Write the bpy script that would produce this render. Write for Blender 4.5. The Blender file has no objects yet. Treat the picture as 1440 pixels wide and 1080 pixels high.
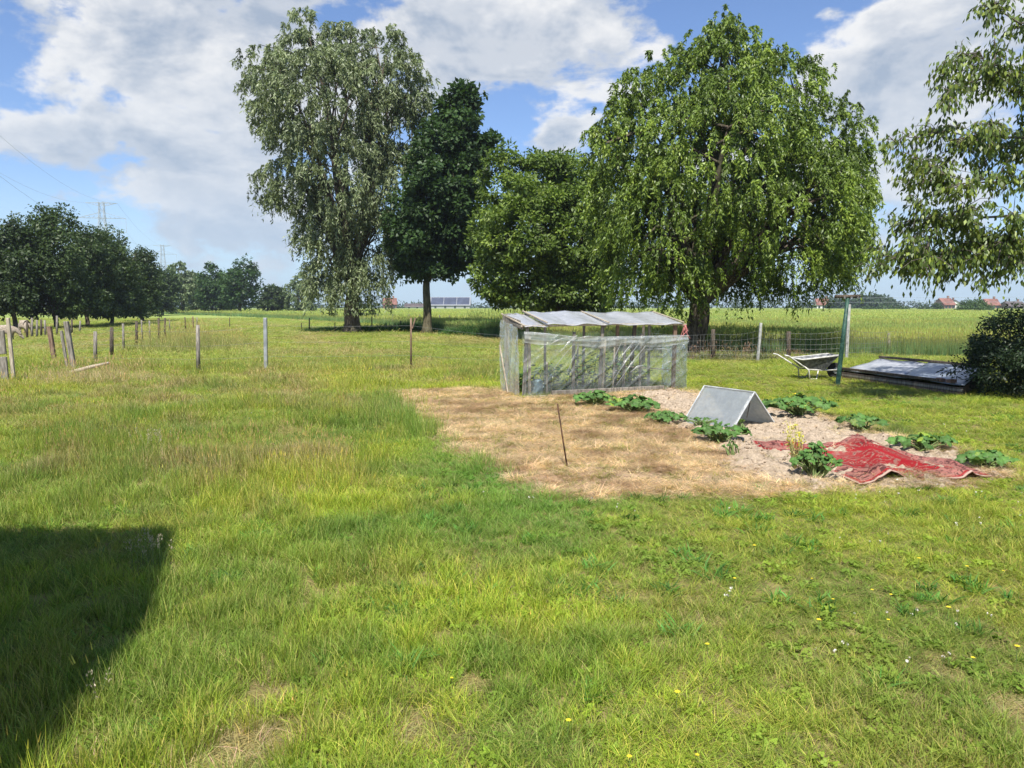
import bpy, bmesh, math, random
import numpy as np
from mathutils import Vector, Matrix
random.seed(7)
RNG = np.random.default_rng(11)
PI = math.pi
SC = bpy.context.scene
COL = SC.collection

# ------------------------------------------------------------------ camera
CAM_H = 1.7
TH = math.atan(109 / 1080)
cd = bpy.data.cameras.new('camera')
cd.lens = 27; cd.sensor_width = 36; cd.clip_start = 0.05; cd.clip_end = 12000
cam = bpy.data.objects.new('camera', cd); COL.objects.link(cam)
cam.location = (0, 0, CAM_H); cam.rotation_euler = (PI / 2 - TH, 0, 0)
SC.camera = cam

def ray(px, py):
    """world direction (scaled to y = 1) seen at a photo position (1440 wide)"""
    u = px - 720; v = 540 - py
    y = math.cos(TH) * 1080 + v * math.sin(TH)
    z = -math.sin(TH) * 1080 + v * math.cos(TH)
    return u / y, z / y

def G(px, py, z=0.0):
    u, w = ray(px, py)
    d = (z - CAM_H) / w
    return Vector((u * d, d, z))

def A(px, py, D):
    u, w = ray(px, py)
    return Vector((u * D, D, CAM_H + w * D))

# ------------------------------------------------------------------ helpers
def tag(o, label=None, cat=None, group=None, kind=None):
    if label: o['label'] = label
    if cat: o['category'] = cat
    if group: o['group'] = group
    if kind: o['kind'] = kind
    return o

def empty(name, loc=(0, 0, 0), rz=0.0):
    o = bpy.data.objects.new(name, None); COL.objects.link(o)
    o.location = loc; o.rotation_euler = (0, 0, rz); o.empty_display_size = 0.2
    return o

def copy_tree(o, parent=None):
    c = o.copy(); COL.objects.link(c)
    if parent: c.parent = parent
    for ch in list(o.children): copy_tree(ch, c)
    return c

def link_mesh(name, me, mats, parent=None, smooth=False):
    if not isinstance(mats, (list, tuple)): mats = [mats]
    for m in mats: me.materials.append(m)
    if smooth: me.polygons.foreach_set('use_smooth', [True] * len(me.polygons))
    o = bpy.data.objects.new(name, me); COL.objects.link(o)
    if parent: o.parent = parent
    return o

class MB:
    def __init__(s): s.v = []; s.f = []; s.m = []; s.mi = 0
    def add(s, vs, fs):
        b = len(s.v); s.v += [tuple(v) for v in vs]
        for f in fs: s.f.append(tuple(b + i for i in f)); s.m.append(s.mi)
        return s
    def box(s, c, size, rz=0.0, M=None):
        x, y, z = [k / 2 for k in size]
        vs = [Vector((a, b, d)) for d in (-z, z) for a, b in ((-x, -y), (x, -y), (x, y), (-x, y))]
        if M is None: M = Matrix.Translation(Vector(c)) @ Matrix.Rotation(rz, 4, 'Z')
        return s.add([M @ v for v in vs], [(3, 2, 1, 0), (4, 5, 6, 7), (0, 1, 5, 4), (1, 2, 6, 5), (2, 3, 7, 6), (3, 0, 4, 7)])
    def bar(s, a, b, w, h=None, up=(0, 0, 1)):
        a = Vector(a); b = Vector(b); h = h or w
        d = (b - a).normalized(); U = Vector(up)
        if abs(d.dot(U)) > .98: U = Vector((0, 1, 0))
        r = d.cross(U).normalized(); u = r.cross(d)
        vs = [p + r * x * w / 2 + u * y * h / 2 for p in (a, b) for x, y in ((-1, -1), (1, -1), (1, 1), (-1, 1))]
        return s.add(vs, [(3, 2, 1, 0), (4, 5, 6, 7), (0, 1, 5, 4), (1, 2, 6, 5), (2, 3, 7, 6), (3, 0, 4, 7)])
    def tube(s, pts, rad, n=8, cap=True):
        pts = [Vector(p) for p in pts]
        if not isinstance(rad, (list, tuple)): rad = [rad] * len(pts)
        b = []; prev = None
        for i, p in enumerate(pts):
            d = (pts[min(i + 1, len(pts) - 1)] - pts[max(i - 1, 0)]).normalized()
            if prev is None:
                r = d.cross(Vector((0, 0, 1)) if abs(d.z) < .9 else Vector((0, 1, 0))).normalized()
            else:
                r = (prev - d * prev.dot(d)).normalized()
            prev = r; u = d.cross(r)
            b += [p + (r * math.cos(2 * PI * k / n) + u * math.sin(2 * PI * k / n)) * rad[i] for k in range(n)]
        fs = [(i * n + k, i * n + (k + 1) % n, (i + 1) * n + (k + 1) % n, (i + 1) * n + k) for i in range(len(pts) - 1) for k in range(n)]
        if cap: fs += [tuple(range(n))[::-1], tuple((len(pts) - 1) * n + k for k in range(n))]
        return s.add(b, fs)
    def build(s, name, mats, parent=None, smooth=False, bevel=0):
        me = bpy.data.meshes.new(name); me.from_pydata(s.v, [], s.f)
        if any(s.m): me.polygons.foreach_set('material_index', s.m)
        me.update()
        o = link_mesh(name, me, mats, parent, smooth)
        if bevel:
            md = o.modifiers.new('bevel', 'BEVEL'); md.width = bevel; md.segments = 2; md.limit_method = 'ANGLE'
        return o

def np_mesh(name, V, F, col=None):
    """V (n,3), F (m,k) -> mesh; col (n,3)"""
    me = bpy.data.meshes.new(name); n = len(V); m, k = F.shape
    me.vertices.add(n); me.vertices.foreach_set('co', np.ascontiguousarray(V, dtype=np.float32).ravel())
    me.loops.add(m * k); me.loops.foreach_set('vertex_index', np.ascontiguousarray(F, dtype=np.int32).ravel())
    me.polygons.add(m); me.polygons.foreach_set('loop_start', np.arange(0, m * k, k, dtype=np.int32))
    me.polygons.foreach_set('loop_total', np.full(m, k, dtype=np.int32))
    me.update(calc_edges=True)
    if col is not None:
        at = me.color_attributes.new('Col', 'FLOAT_COLOR', 'POINT')
        c4 = np.ones((n, 4), np.float32); c4[:, :3] = col
        at.data.foreach_set('color', c4.ravel())
    return me

def hash2(ix, iy, s):
    h = np.sin(ix * 127.1 + iy * 311.7 + s * 74.7) * 43758.5453
    return h - np.floor(h)
def vnoise(x, y, s=0):
    ix = np.floor(x); iy = np.floor(y); fx = x - ix; fy = y - iy
    fx = fx * fx * (3 - 2 * fx); fy = fy * fy * (3 - 2 * fy)
    a = hash2(ix, iy, s); b = hash2(ix + 1, iy, s); c = hash2(ix, iy + 1, s); d = hash2(ix + 1, iy + 1, s)
    return (a * (1 - fx) + b * fx) * (1 - fy) + (c * (1 - fx) + d * fx) * fy
def fbm(x, y, s=0, o=4):
    t = 0; a = .5; n = 0
    for i in range(o):
        t = t + a * vnoise(x * 2 ** i + i * 17.3, y * 2 ** i - i * 9.1, s + i); n += a; a *= .55
    return t / n
def sstep(a, b, x):
    t = np.clip((x - a) / (b - a), 0, 1); return t * t * (3 - 2 * t)
def in_poly(x, y, poly):
    r = np.zeros(x.shape, bool); n = len(poly)
    for i in range(n):
        x0, y0 = poly[i][:2]; x1, y1 = poly[(i + 1) % n][:2]
        c = ((y0 > y) != (y1 > y)) & (x < (x1 - x0) * (y - y0) / ((y1 - y0) if y1 != y0 else 1e-9) + x0)
        r ^= c
    return r
def poly_dist(x, y, poly):
    d = np.full(x.shape, 1e9); n = len(poly)
    for i in range(n):
        x0, y0 = poly[i][:2]; x1, y1 = poly[(i + 1) % n][:2]
        dx, dy = x1 - x0, y1 - y0; t = np.clip(((x - x0) * dx + (y - y0) * dy) / (dx * dx + dy * dy), 0, 1)
        d = np.minimum(d, np.hypot(x - x0 - t * dx, y - y0 - t * dy))
    return np.where(in_poly(x, y, poly), d, -d)

# ------------------------------------------------------------------ materials
class NT:
    def __init__(s, name, world=None):
        if world: s.t = world.node_tree
        else:
            s.m = bpy.data.materials.new(name); s.m.use_nodes = True; s.t = s.m.node_tree
        s.t.nodes.clear()
    def n(s, typ, _v=None, **kw):
        nd = s.t.nodes.new(typ)
        for k, v in kw.items(): setattr(nd, k, v)
        for k, v in (_v or {}).items():
            if hasattr(v, 'is_output') : s.t.links.new(v, nd.inputs[k])
            else: nd.inputs[k].default_value = v
        return nd
    def math(s, op, a, b=None, c=None, clamp=False):
        v = {0: a}
        if b is not None: v[1] = b
        if c is not None: v[2] = c
        nd = s.n('ShaderNodeMath', v, operation=op); nd.use_clamp = clamp
        return nd.outputs[0]
    def mix(s, f, a, b, mode='MIX'):
        def c(q): return q if hasattr(q, 'is_output') else (tuple(q) + (1,) if len(q) == 3 else tuple(q))
        nd = s.n('ShaderNodeMix', data_type='RGBA', blend_type=mode)
        for k, q in ((0, f), (6, c(a)), (7, c(b))):
            if hasattr(q, 'is_output'): s.t.links.new(q, nd.inputs[k])
            else: nd.inputs[k].default_value = q
        return nd.outputs[2]
    def noise(s, vec, scale, detail=4, rough=.55, dist=0.0):
        v = {'Scale': scale, 'Detail': detail, 'Roughness': rough, 'Distortion': dist}
        if vec is not None: v['Vector'] = vec
        return s.n('ShaderNodeTexNoise', v).outputs['Fac']
    def ramp(s, f, lo, hi, a=0.0, b=1.0):
        nd = s.n('ShaderNodeMapRange', {0: f, 1: lo, 2: hi, 3: a, 4: b}, interpolation_type='SMOOTHSTEP'); return nd.outputs[0]
    def scl(s, vec, sc):
        nd = s.n('ShaderNodeMapping', {'Vector': vec, 'Scale': sc}); return nd.outputs[0]
    def pos(s): return s.n('ShaderNodeNewGeometry').outputs['Position']
    def obj(s): return s.n('ShaderNodeTexCoord').outputs['Object']
    def uv(s): return s.n('ShaderNodeTexCoord').outputs['UV']
    def bump(s, h, strength=.5, dist=.02):
        return s.n('ShaderNodeBump', {'Height': h, 'Strength': strength, 'Distance': dist}).outputs[0]
    def pbsdf(s, col, rough=.8, metal=0.0, spec=.3, bump=None, **kw):
        v = {'Base Color': col if hasattr(col, 'is_output') else tuple(col) + (1,), 'Roughness': rough, 'Metallic': metal, 'Specular IOR Level': spec}
        if bump is not None: v['Normal'] = bump
        v.update(kw)
        return s.n('ShaderNodeBsdfPrincipled', v).outputs[0]
    def out(s, sh):
        s.n('ShaderNodeOutputMaterial', {'Surface': sh}); return s.m

def leaf_mat(name, tint=(1, 1, 1), trans=.35, rough=.5, spec=.35, inst=False, tcol=(1.15, 1.25, .6)):
    t = NT(name)
    c = t.n('ShaderNodeAttribute', attribute_name='Col').outputs['Color']
    if inst:
        ic = t.n('ShaderNodeAttribute', attribute_type='INSTANCER', attribute_name='icol').outputs['Color']
        c = t.mix(1.0, c, ic, 'MULTIPLY')
    c = t.mix(1.0, c, tint, 'MULTIPLY')
    p = t.pbsdf(c, rough, spec=spec)
    tr = t.n('ShaderNodeBsdfTranslucent', {'Color': t.mix(1.0, c, tcol, 'MULTIPLY')}).outputs[0]
    return t.out(t.n('ShaderNodeMixShader', {0: trans, 1: p, 2: tr}).outputs[0])

def wood_mat(name, c1, c2, scale=6.0, rough=.85, stretch=(1, 1, .12), bump=.6):
    t = NT(name); o = t.scl(t.obj(), stretch)
    f = t.noise(o, scale * 6, 6, .65); g = t.noise(t.obj(), scale * .5, 3)
    c = t.mix(t.ramp(f, .35, .68), c1, c2)
    c = t.mix(t.math('MULTIPLY', t.ramp(g, .45, .75), .4), c, [k * .5 for k in c1])
    return t.out(t.pbsdf(c, rough, spec=.2, bump=t.bump(f, bump, .01)))

def plain_mat(name, c, rough=.7, metal=0.0, var=.25, scale=5.0, spec=.3, c2=None):
    t = NT(name); f = t.noise(t.obj(), scale, 6, .6)
    col = t.mix(t.ramp(f, .35, .7), [k * (1 - var) for k in c], c2 or [min(1, k * (1 + var)) for k in c])
    return t.out(t.pbsdf(col, rough, metal, spec, t.bump(f, .2, .01)))

def film_mat(name, trans=.72, tint=(.88, .92, .9), gl=.35, bumpscale=6.0, rough=.16, tl=(.75, .8, .78), bstr=.5):
    t = NT(name)
    f = t.noise(t.scl(t.obj(), (1.6, 1.6, .7)), bumpscale, 5, .6, 1.2)
    b = t.bump(f, bstr, .05)
    dirt = t.ramp(t.noise(t.obj(), 9.0, 6, .7), .35, .8)
    tp = t.n('ShaderNodeBsdfTransparent', {'Color': tuple(tint) + (1,)}).outputs[0]
    df = t.n('ShaderNodeBsdfDiffuse', {'Color': tuple(tl) + (1,), 'Normal': b}).outputs[0]
    tr = t.n('ShaderNodeBsdfTranslucent', {'Color': tuple(tl) + (1,), 'Normal': b}).outputs[0]
    gs = t.n('ShaderNodeBsdfGlossy', {'Color': (1, 1, 1, 1), 'Roughness': rough, 'Normal': b}).outputs[0]
    milky = t.n('ShaderNodeMixShader', {0: .5, 1: df, 2: tr}).outputs[0]
    lo = max(0, 1 - trans - .1); hi = min(1, 1 - trans + .12)
    base = t.n('ShaderNodeMixShader', {0: t.n('ShaderNodeMapRange', {0: dirt, 3: lo, 4: hi}).outputs[0], 1: tp, 2: milky}).outputs[0]
    fr = t.n('ShaderNodeFresnel', {'IOR': 1.45, 'Normal': b}).outputs[0]
    return t.out(t.n('ShaderNodeMixShader', {0: t.math('MULTIPLY', fr, gl * 2, clamp=True), 1: base, 2: gs}).outputs[0])

M = {}
M['leaf'] = leaf_mat('leaf', trans=.3)
M['leaf_willow'] = leaf_mat('leaf_willow', trans=.28, rough=.45, spec=.45)
M['grass'] = leaf_mat('grass_blade', trans=.36, rough=.55, spec=.2, inst=True)
M['veg'] = leaf_mat('vegetable_leaf', trans=.25, rough=.55, spec=.3)
def bark(name, c1, c2):
    t = NT(name); o = t.scl(t.obj(), (1, 1, .22)); f = t.noise(o, 9, 7, .7); g = t.noise(t.obj(), 1.2, 3)
    c = t.mix(t.ramp(f, .38, .62), c1, c2); c = t.mix(t.math('MULTIPLY', t.ramp(g, .4, .7), .35), c, (.09, .11, .05))
    return t.out(t.pbsdf(c, .95, spec=.1, bump=t.bump(f, 1.0, .08)))
M['bark'] = bark('bark', (.045, .035, .025), (.16, .13, .10))
M['bark_oak'] = bark('bark_oak', (.06, .05, .03), (.15, .13, .08))
M['bark_cherry'] = bark('bark_cherry', (.07, .055, .045), (.26, .22, .19))
M['wood_grey'] = wood_mat('weathered_grey_wood', (.13, .115, .095), (.34, .31, .26))
M['wood_dark'] = wood_mat('dark_wood', (.05, .04, .03), (.15, .12, .09))
M['wood_brown'] = wood_mat('brown_wood', (.12, .075, .05), (.30, .21, .15))
M['wood_pale'] = wood_mat('pale_wood', (.30, .25, .18), (.55, .48, .37))
M['concrete'] = plain_mat('concrete', (.40, .40, .38), .9)
M['galv'] = plain_mat('galvanised_metal', (.45, .47, .48), .45, .6)
M['wire'] = plain_mat('fence_wire', (.22, .23, .22), .5, .4)
M['rust'] = plain_mat('rusty_iron', (.10, .05, .03), .9, .1, .5, 40)
M['steel_pylon'] = plain_mat('pylon_steel', (.38, .41, .44), .7, .3)
M['green_paint'] = plain_mat('worn_green_paint', (.02, .075, .05), .5, 0, .5, 14, c2=(.05, .12, .09))
M['film'] = film_mat('clear_plastic_film', .79, gl=.35, tint=(.95, .97, .95))
M['film_white'] = film_mat('crease_glint_film', .6, (.95, .96, .95), .6, tl=(.85, .87, .86))  # whiter film, for the sun glints painted along the creases
M['film_back'] = film_mat('thin_plastic_film', .92, gl=.3, tint=(.96, .98, .96))
M['film_milky'] = film_mat('milky_plastic_film', .52, gl=.2, tint=(.93, .96, .93), tl=(.8, .83, .8))
M['roofpane'] = film_mat('corrugated_roof_pane', .30, (.93, .95, .97), .5, 4.0, .3, (.86, .88, .90), .25)
M['polycarb'] = film_mat('cloudy_plastic_sheet', .50, (.86, .9, .9), .4, 5.0, .3, (.60, .64, .65), .3)
# ------------------------------------------------------------------ light and sky
SUN_EL = math.radians(57); SH = (0.10, 0.995)        # direction in which shadows fall
sd = bpy.data.lights.new('sun', 'SUN'); sd.energy = 5.0; sd.angle = math.radians(.5); sd.color = (1, .955, .88)
sun = bpy.data.objects.new('sun', sd); COL.objects.link(sun)
dv = Vector((SH[0] * math.cos(SUN_EL), SH[1] * math.cos(SUN_EL), -math.sin(SUN_EL)))
sun.rotation_euler = dv.to_track_quat('-Z', 'Y').to_euler(); sun.location = (0, -20, 40)
w = bpy.data.worlds.new('World'); SC.world = w; w.use_nodes = True
t = NT('w', world=w)
sky = t.n('ShaderNodeTexSky', sky_type='NISHITA', sun_disc=False, sun_elevation=SUN_EL,
          sun_rotation=math.atan2(-SH[0], -SH[1]), altitude=0, air_density=1.0, dust_density=.35, ozone_density=2.6)
dirn = t.n('ShaderNodeTexCoord').outputs['Generated']
sx = t.n('ShaderNodeSeparateXYZ', {0: dirn})
az = t.math('ARCTAN2', sx.outputs[0], sx.outputs[1]); el = t.math('ARCSINE', sx.outputs[2])
def azel(px, py):
    u, v = ray(px, py); return math.atan2(u, 1), math.atan2(v, math.hypot(u, 1))
# (photo x, y, rx, ry, weight): where the clouds stand in the sky; beyond the frame plain noise carries on
BL = [(150, 50, 330, 120, .36), (430, 110, 190, 110, .30), (330, 20, 170, 70, .22), (90, 205, 150, 38, .26), (300, 235, 150, 60, .18),
      (230, 300, 240, 60, .17), (370, 360, 160, 36, .16), (60, 320, 120, 40, .12), (1230, 330, 90, 40, .14), (700, 330, 60, 60, .1), (290, 288, 60, 18, .17), (345, 332, 55, 16, .17), (20, 185, 60, 26, .18),
      (720, 60, 185, 85, .40), (820, 120, 110, 80, .22), (640, 20, 120, 60, .20), (768, 196, 36, 26, .75), (712, 168, 44, 30, -.6), (735, 120, 90, 16, -.2), (800, 160, 60, 14, -.25), (120, 160, 140, 16, -.14), (880, 20, 60, 40, .12),
      (1290, 90, 130, 90, .36), (1240, 160, 90, 60, .20), (1400, 20, 150, 90, .28), (1330, 200, 130, 70, .12), (1240, 290, 60, 26, .12), (1090, 36, 26, 16, .14),
      (500, 12, 45, 26, -.45), (600, 130, 40, 60, -.22), (30, 232, 60, 16, -.20), (1020, 80, 90, 110, -.30), (560, 250, 140, 60, -.12), (960, 90, 40, 60, -.12),
      (1130, 20, 40, 30, -.30), (1180, 235, 30, 70, -.10)]
grp = bpy.data.node_groups.new('cloud_density', 'ShaderNodeTree')
grp.interface.new_socket('az', in_out='INPUT', socket_type='NodeSocketFloat')
grp.interface.new_socket('el', in_out='INPUT', socket_type='NodeSocketFloat')
grp.interface.new_socket('d', in_out='OUTPUT', socket_type='NodeSocketFloat'); grp.interface.new_socket('dd', in_out='OUTPUT', socket_type='NodeSocketFloat')
g = NT.__new__(NT); g.t = grp
gi = g.n('NodeGroupInput'); ga, ge = gi.outputs[0], gi.outputs[1]
v1 = g.n('ShaderNodeCombineXYZ', {0: g.math('MULTIPLY', ga, 3.6), 1: g.math('MULTIPLY', ge, 6.2), 2: 3.7}).outputs[0]
wob = g.n('ShaderNodeTexNoise', {'Vector': v1, 'Scale': 2.2, 'Detail': 3.0}).outputs['Color']
v2 = g.n('ShaderNodeVectorMath', {0: wob, 1: (.5, .5, .5)}, operation='SUBTRACT').outputs[0]
sw = g.n('ShaderNodeSeparateXYZ', {0: v2})
a2 = g.math('ADD', ga, g.math('MULTIPLY', sw.outputs[0], .16)); e2 = g.math('ADD', ge, g.math('MULTIPLY', sw.outputs[1], .09))
ae = g.n('ShaderNodeCombineXYZ', {0: a2, 1: e2}).outputs[0]
n1 = g.noise(v1, 1.7, 7, .56, .3)
n3 = g.noise(v1, 6.5, 6, .6)
tot = g.math('ADD', g.math('MULTIPLY', g.math('SUBTRACT', n1, .5), 2.1), g.math('MULTIPLY', g.math('SUBTRACT', n3, .5), .8))
tot = g.math('ADD', tot, -.165)
for (px, py, rx, ry, wt) in BL:
    a0, e0 = azel(px, py)
    sc_ = (1080 / rx, 1080 / ry, 0)
    q = g.n('ShaderNodeVectorMath', {0: ae, 1: sc_, 2: (-a0 * sc_[0], -e0 * sc_[1], 0)}, operation='MULTIPLY_ADD').outputs[0]
    ln = g.n('ShaderNodeVectorMath', {0: q}, operation='LENGTH').outputs['Value']
    tot = g.math('ADD', tot, g.n('ShaderNodeMapRange', {0: ln, 1: 0.0, 2: 1.9, 3: wt, 4: 0.0}, interpolation_type='SMOOTHSTEP').outputs[0])
n4 = g.noise(g.n('ShaderNodeVectorMath', {0: v1, 1: (0, .24, 0)}, operation='ADD').outputs[0], 1.7, 5, .56, .3)
g.n('NodeGroupOutput', {0: tot, 1: g.math('SUBTRACT', n4, n1)})
nd = t.n('ShaderNodeGroup'); nd.node_tree = grp
t.t.links.new(az, nd.inputs[0]); t.t.links.new(el, nd.inputs[1]); d0 = nd.outputs[0]; dd = nd.outputs[1]
w.cycles.sampling_method = 'NONE'
cover = t.ramp(d0, -.07, .24)
thick = t.ramp(d0, .16, .70)
edge = t.ramp(dd, -.09, .09)         # 0 towards the top rim of a cloud, 1 on its underside
shade = t.math('ADD', t.math('MULTIPLY', edge, .60), t.math('MULTIPLY', thick, .55), clamp=True)
ccol = t.mix(shade, (1.06, 1.06, 1.06), (.45, .54, .68))
hz = t.ramp(el, 0.0, .34, 1.0, 0.0)
ccol = t.mix(t.math('MULTIPLY', hz, .55), ccol, (.56, .71, .90)); shz = t.ramp(el, 0.0, .16, .8, 0.0)
cover = t.math('MULTIPLY', cover, t.ramp(el, .005, .16, .70, .97))
skb = t.n('ShaderNodeBackground', {'Color': t.mix(shz, t.mix(1.0, sky.outputs[0], (.88, .95, 1.12), 'MULTIPLY'), (4.0, 5.6, 7.0)), 'Strength': .095}).outputs[0]
clb = t.n('ShaderNodeBackground', {'Color': ccol, 'Strength': .58}).outputs[0]
t.n('ShaderNodeOutputWorld', {'Surface': t.n('ShaderNodeMixShader', {0: cover, 1: skb, 2: clb}).outputs[0]})
SC.view_settings.view_transform = 'Standard'; SC.view_settings.look = 'None'
SC.view_settings.exposure = .64; SC.view_settings.gamma = 1
SC.render.engine = 'CYCLES'
SC.cycles.use_denoising = True
try: SC.cycles.denoiser = 'OPENIMAGEDENOISE'
except Exception: pass
SC.cycles.max_bounces = 8; SC.cycles.transparent_max_bounces = 24
SC.cycles.diffuse_bounces = 3; SC.cycles.glossy_bounces = 2; SC.cycles.transmission_bounces = 4
SC.cycles.caustics_reflective = False; SC.cycles.caustics_refractive = False
SC.cycles.sample_clamp_indirect = 4

# ------------------------------------------------------------------ ground
SOILPX = [(545, 554), (640, 548), (705, 548), (735, 560), (965, 549), (985, 556), (1010, 566), (1095, 574), (1165, 588), (1245, 612), (1290, 618), (1335, 636),
          (1400, 655), (1436, 668), (1385, 677), (1215, 688), (1120, 693), (1000, 694), (850, 702), (768, 708), (735, 690), (688, 655), (640, 628), (588, 592), (560, 571)]
SOIL = [tuple(G(*p)[:2]) for p in SOILPX]
CROP = [(300, 16), (30, 24.0), (14, 26.2), (10.5, 27.2), (5.5, 28.6), (-3.4, 46.5), (-13, 74), (-45, 128), (-260, 420), (-900, 1400), (1390, 1400), (1390, 16)]
tg = NT('ground_soil_and_turf'); P = tg.pos()
f1 = tg.noise(P, .35, 6, .6); f2 = tg.noise(P, 6.0, 6, .7); f3 = tg.noise(tg.scl(P, (.05, .16, 1)), .6, 5, .6)
c = tg.mix(tg.ramp(f2, .35, .65), (.10, .115, .03), (.26, .21, .09))
c = tg.mix(tg.math('MULTIPLY', tg.ramp(f1, .50, .72), .7), c, (.34, .26, .14))
yy = tg.n('ShaderNodeSeparateXYZ', {0: P}).outputs[1]
far = tg.mix(tg.ramp(f3, .3, .7), (.20, .27, .065), (.29, .35, .10))
c = tg.mix(tg.ramp(yy, 45, 90), c, far)
mg = tg.out(tg.pbsdf(c, .95, spec=.05, bump=tg.bump(f2, .8, .04)))
b = MB()
xs = [-1400, -600, -100, -30, 0, 30, 100, 600, 1400]; ys = [-300, -60, 0, 12, 30, 80, 250, 800, 1500]
vs = [(x, y, 0) for y in ys for x in xs]
b.add(vs, [(j * 9 + i, j * 9 + i + 1, (j + 1) * 9 + i + 1, (j + 1) * 9 + i) for j in range(8) for i in range(8)])
tag(b.build('ground', mg), 'flat grassy ground of the garden and meadow', kind='structure')

# bed of bare soil, real clods in the mesh
def soil_h(x, y):
    d = poly_dist(x, y, SOIL) + (fbm(x * 1.7, y * 1.7, 41) - .5) * .45 + (fbm(x * 6, y * 6, 43, 3) - .5) * .32
    rise = sstep(-.10, .14, d)
    bare = bare_amt(x, y)
    h = .006 + rise * (.015 + (fbm(x * 2.2, y * 2.2, 5) - .35) * .10 * (.55 + bare) + (fbm(x * 11, y * 11, 9, 3) - .5) * .075 * (.45 + bare))
    return np.where(d > -.12, h, -.03)
def bare_amt(x, y):
    """1 in the sandy part of the bed, 0 in the scorched grass part"""
    a = G(868, 556); c_ = G(1120, 700)
    nx, ny = -(c_.y - a.y), (c_.x - a.x); L = math.hypot(nx, ny); nx /= L; ny /= L
    s = (x - a.x) * nx + (y - a.y) * ny
    if ((G(1200, 620).x - a.x) * nx + (G(1200, 620).y - a.y) * ny) < 0: s = -s
    return sstep(-.25, .35, s + (fbm(x * 1.3, y * 1.3, 77) - .5) * .9)
sx0 = min(p[0] for p in SOIL) - .3; sx1 = max(p[0] for p in SOIL) + .3; sy0 = min(p[1] for p in SOIL) - .3; sy1 = max(p[1] for p in SOIL) + .3
gx = np.arange(sx0, sx1, .028); gy = np.arange(sy0, sy1, .034)
XX, YY = np.meshgrid(gx, gy); HH = soil_h(XX, YY)
V = np.stack([XX.ravel(), YY.ravel(), HH.ravel()], 1); nx_ = len(gx)
jj, ii = np.meshgrid(np.arange(len(gy) - 1), np.arange(nx_ - 1), indexing='ij')
F = np.stack([jj * nx_ + ii, jj * nx_ + ii + 1, (jj + 1) * nx_ + ii + 1, (jj + 1) * nx_ + ii], -1).reshape(-1, 4)
keep = (HH.ravel()[F] > -.02).any(1)
F = F[keep]
used, inv = np.unique(F, return_inverse=True); V = V[used]; F = inv.reshape(-1, 4)
br = bare_amt(V[:, 0], V[:, 1])[:, None]
n1_ = fbm(V[:, 0] * 3, V[:, 1] * 3, 13)[:, None]; n2_ = fbm(V[:, 0] * 17, V[:, 1] * 17, 19)[:, None]
sand = np.array([.50, .41, .31]) * (.72 + .5 * n2_) ; straw = np.array([.45, .325, .21]) * (.6 + .8 * n1_)
scol = sand * br + straw * (1 - br)
scol = scol * (1 - .35 * (n2_ > .62))
me = np_mesh('soil_bed', V, F, scol)
ts = NT('dry_soil'); cc = ts.n('ShaderNodeAttribute', attribute_name='Col').outputs['Color']
q = ts.noise(ts.pos(), 45, 6, .7); q2 = ts.noise(ts.pos(), 11, 5, .7)
cc = ts.mix(1.0, cc, ts.mix(ts.ramp(q, .3, .7), (.66, .63, .58), (1.15, 1.12, 1.08)), 'MULTIPLY')
cc = ts.mix(ts.math('MULTIPLY', ts.ramp(q2, .60, .70), .5), cc, (.16, .12, .08))
o = link_mesh('soil_bed', me, ts.out(ts.pbsdf(cc, .95, spec=.1, bump=ts.bump(q, 1.0, .02))), smooth=True)
tag(o, 'bed of dry sandy soil and scorched grass in the lawn', kind='structure')

hb = MB(); hb.box((0, 600, 25.5), (2900, 1900, 53))
th_ = NT('haze_air'); th_.n('ShaderNodeOutputMaterial', {'Volume': th_.n('ShaderNodeVolumePrincipled', {'Color': (.80, .88, 1, 1), 'Density': .00032, 'Anisotropy': .3}).outputs[0]})
tag(hb.build('haze', th_.m), 'thin summer haze in the air', kind='stuff')
SC.cycles.volume_bounces = 0

# far crop canopy sheet: rows of standing crop seen from above
tc = NT('crop_canopy'); P = tc.pos(); f1 = tc.noise(tc.scl(P, (1, .35, 1)), 1.4, 6, .7); f2 = tc.noise(P, .03, 4)
c = tc.mix(tc.ramp(f1, .35, .65), (.17, .24, .065), (.33, .38, .12)); c = tc.mix(tc.math('MULTIPLY', tc.ramp(f2, .4, .7), .45), c, (.26, .33, .10))
mcan = tc.out(tc.pbsdf(c, .95, spec=.05, bump=tc.bump(f1, 1.0, .3)))
b = MB(); cp = [(1100, 60), (14, 60), (2, 66), (-8, 84), (-40, 140), (-100, 232), (-160, 330), (-160, 430), (1100, 430)]
b.add([(x, y, .66) for x, y in cp] + [(x, y, -.02) for x, y in cp], [tuple(range(len(cp)))[::-1]] + [(i, (i + 1) % len(cp), len(cp) + (i + 1) % len(cp), len(cp) + i) for i in range(len(cp))])
tag(b.build('crop_field', mcan), 'wide field of standing yellow green crop reaching to the far tree line', kind='structure')

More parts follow.
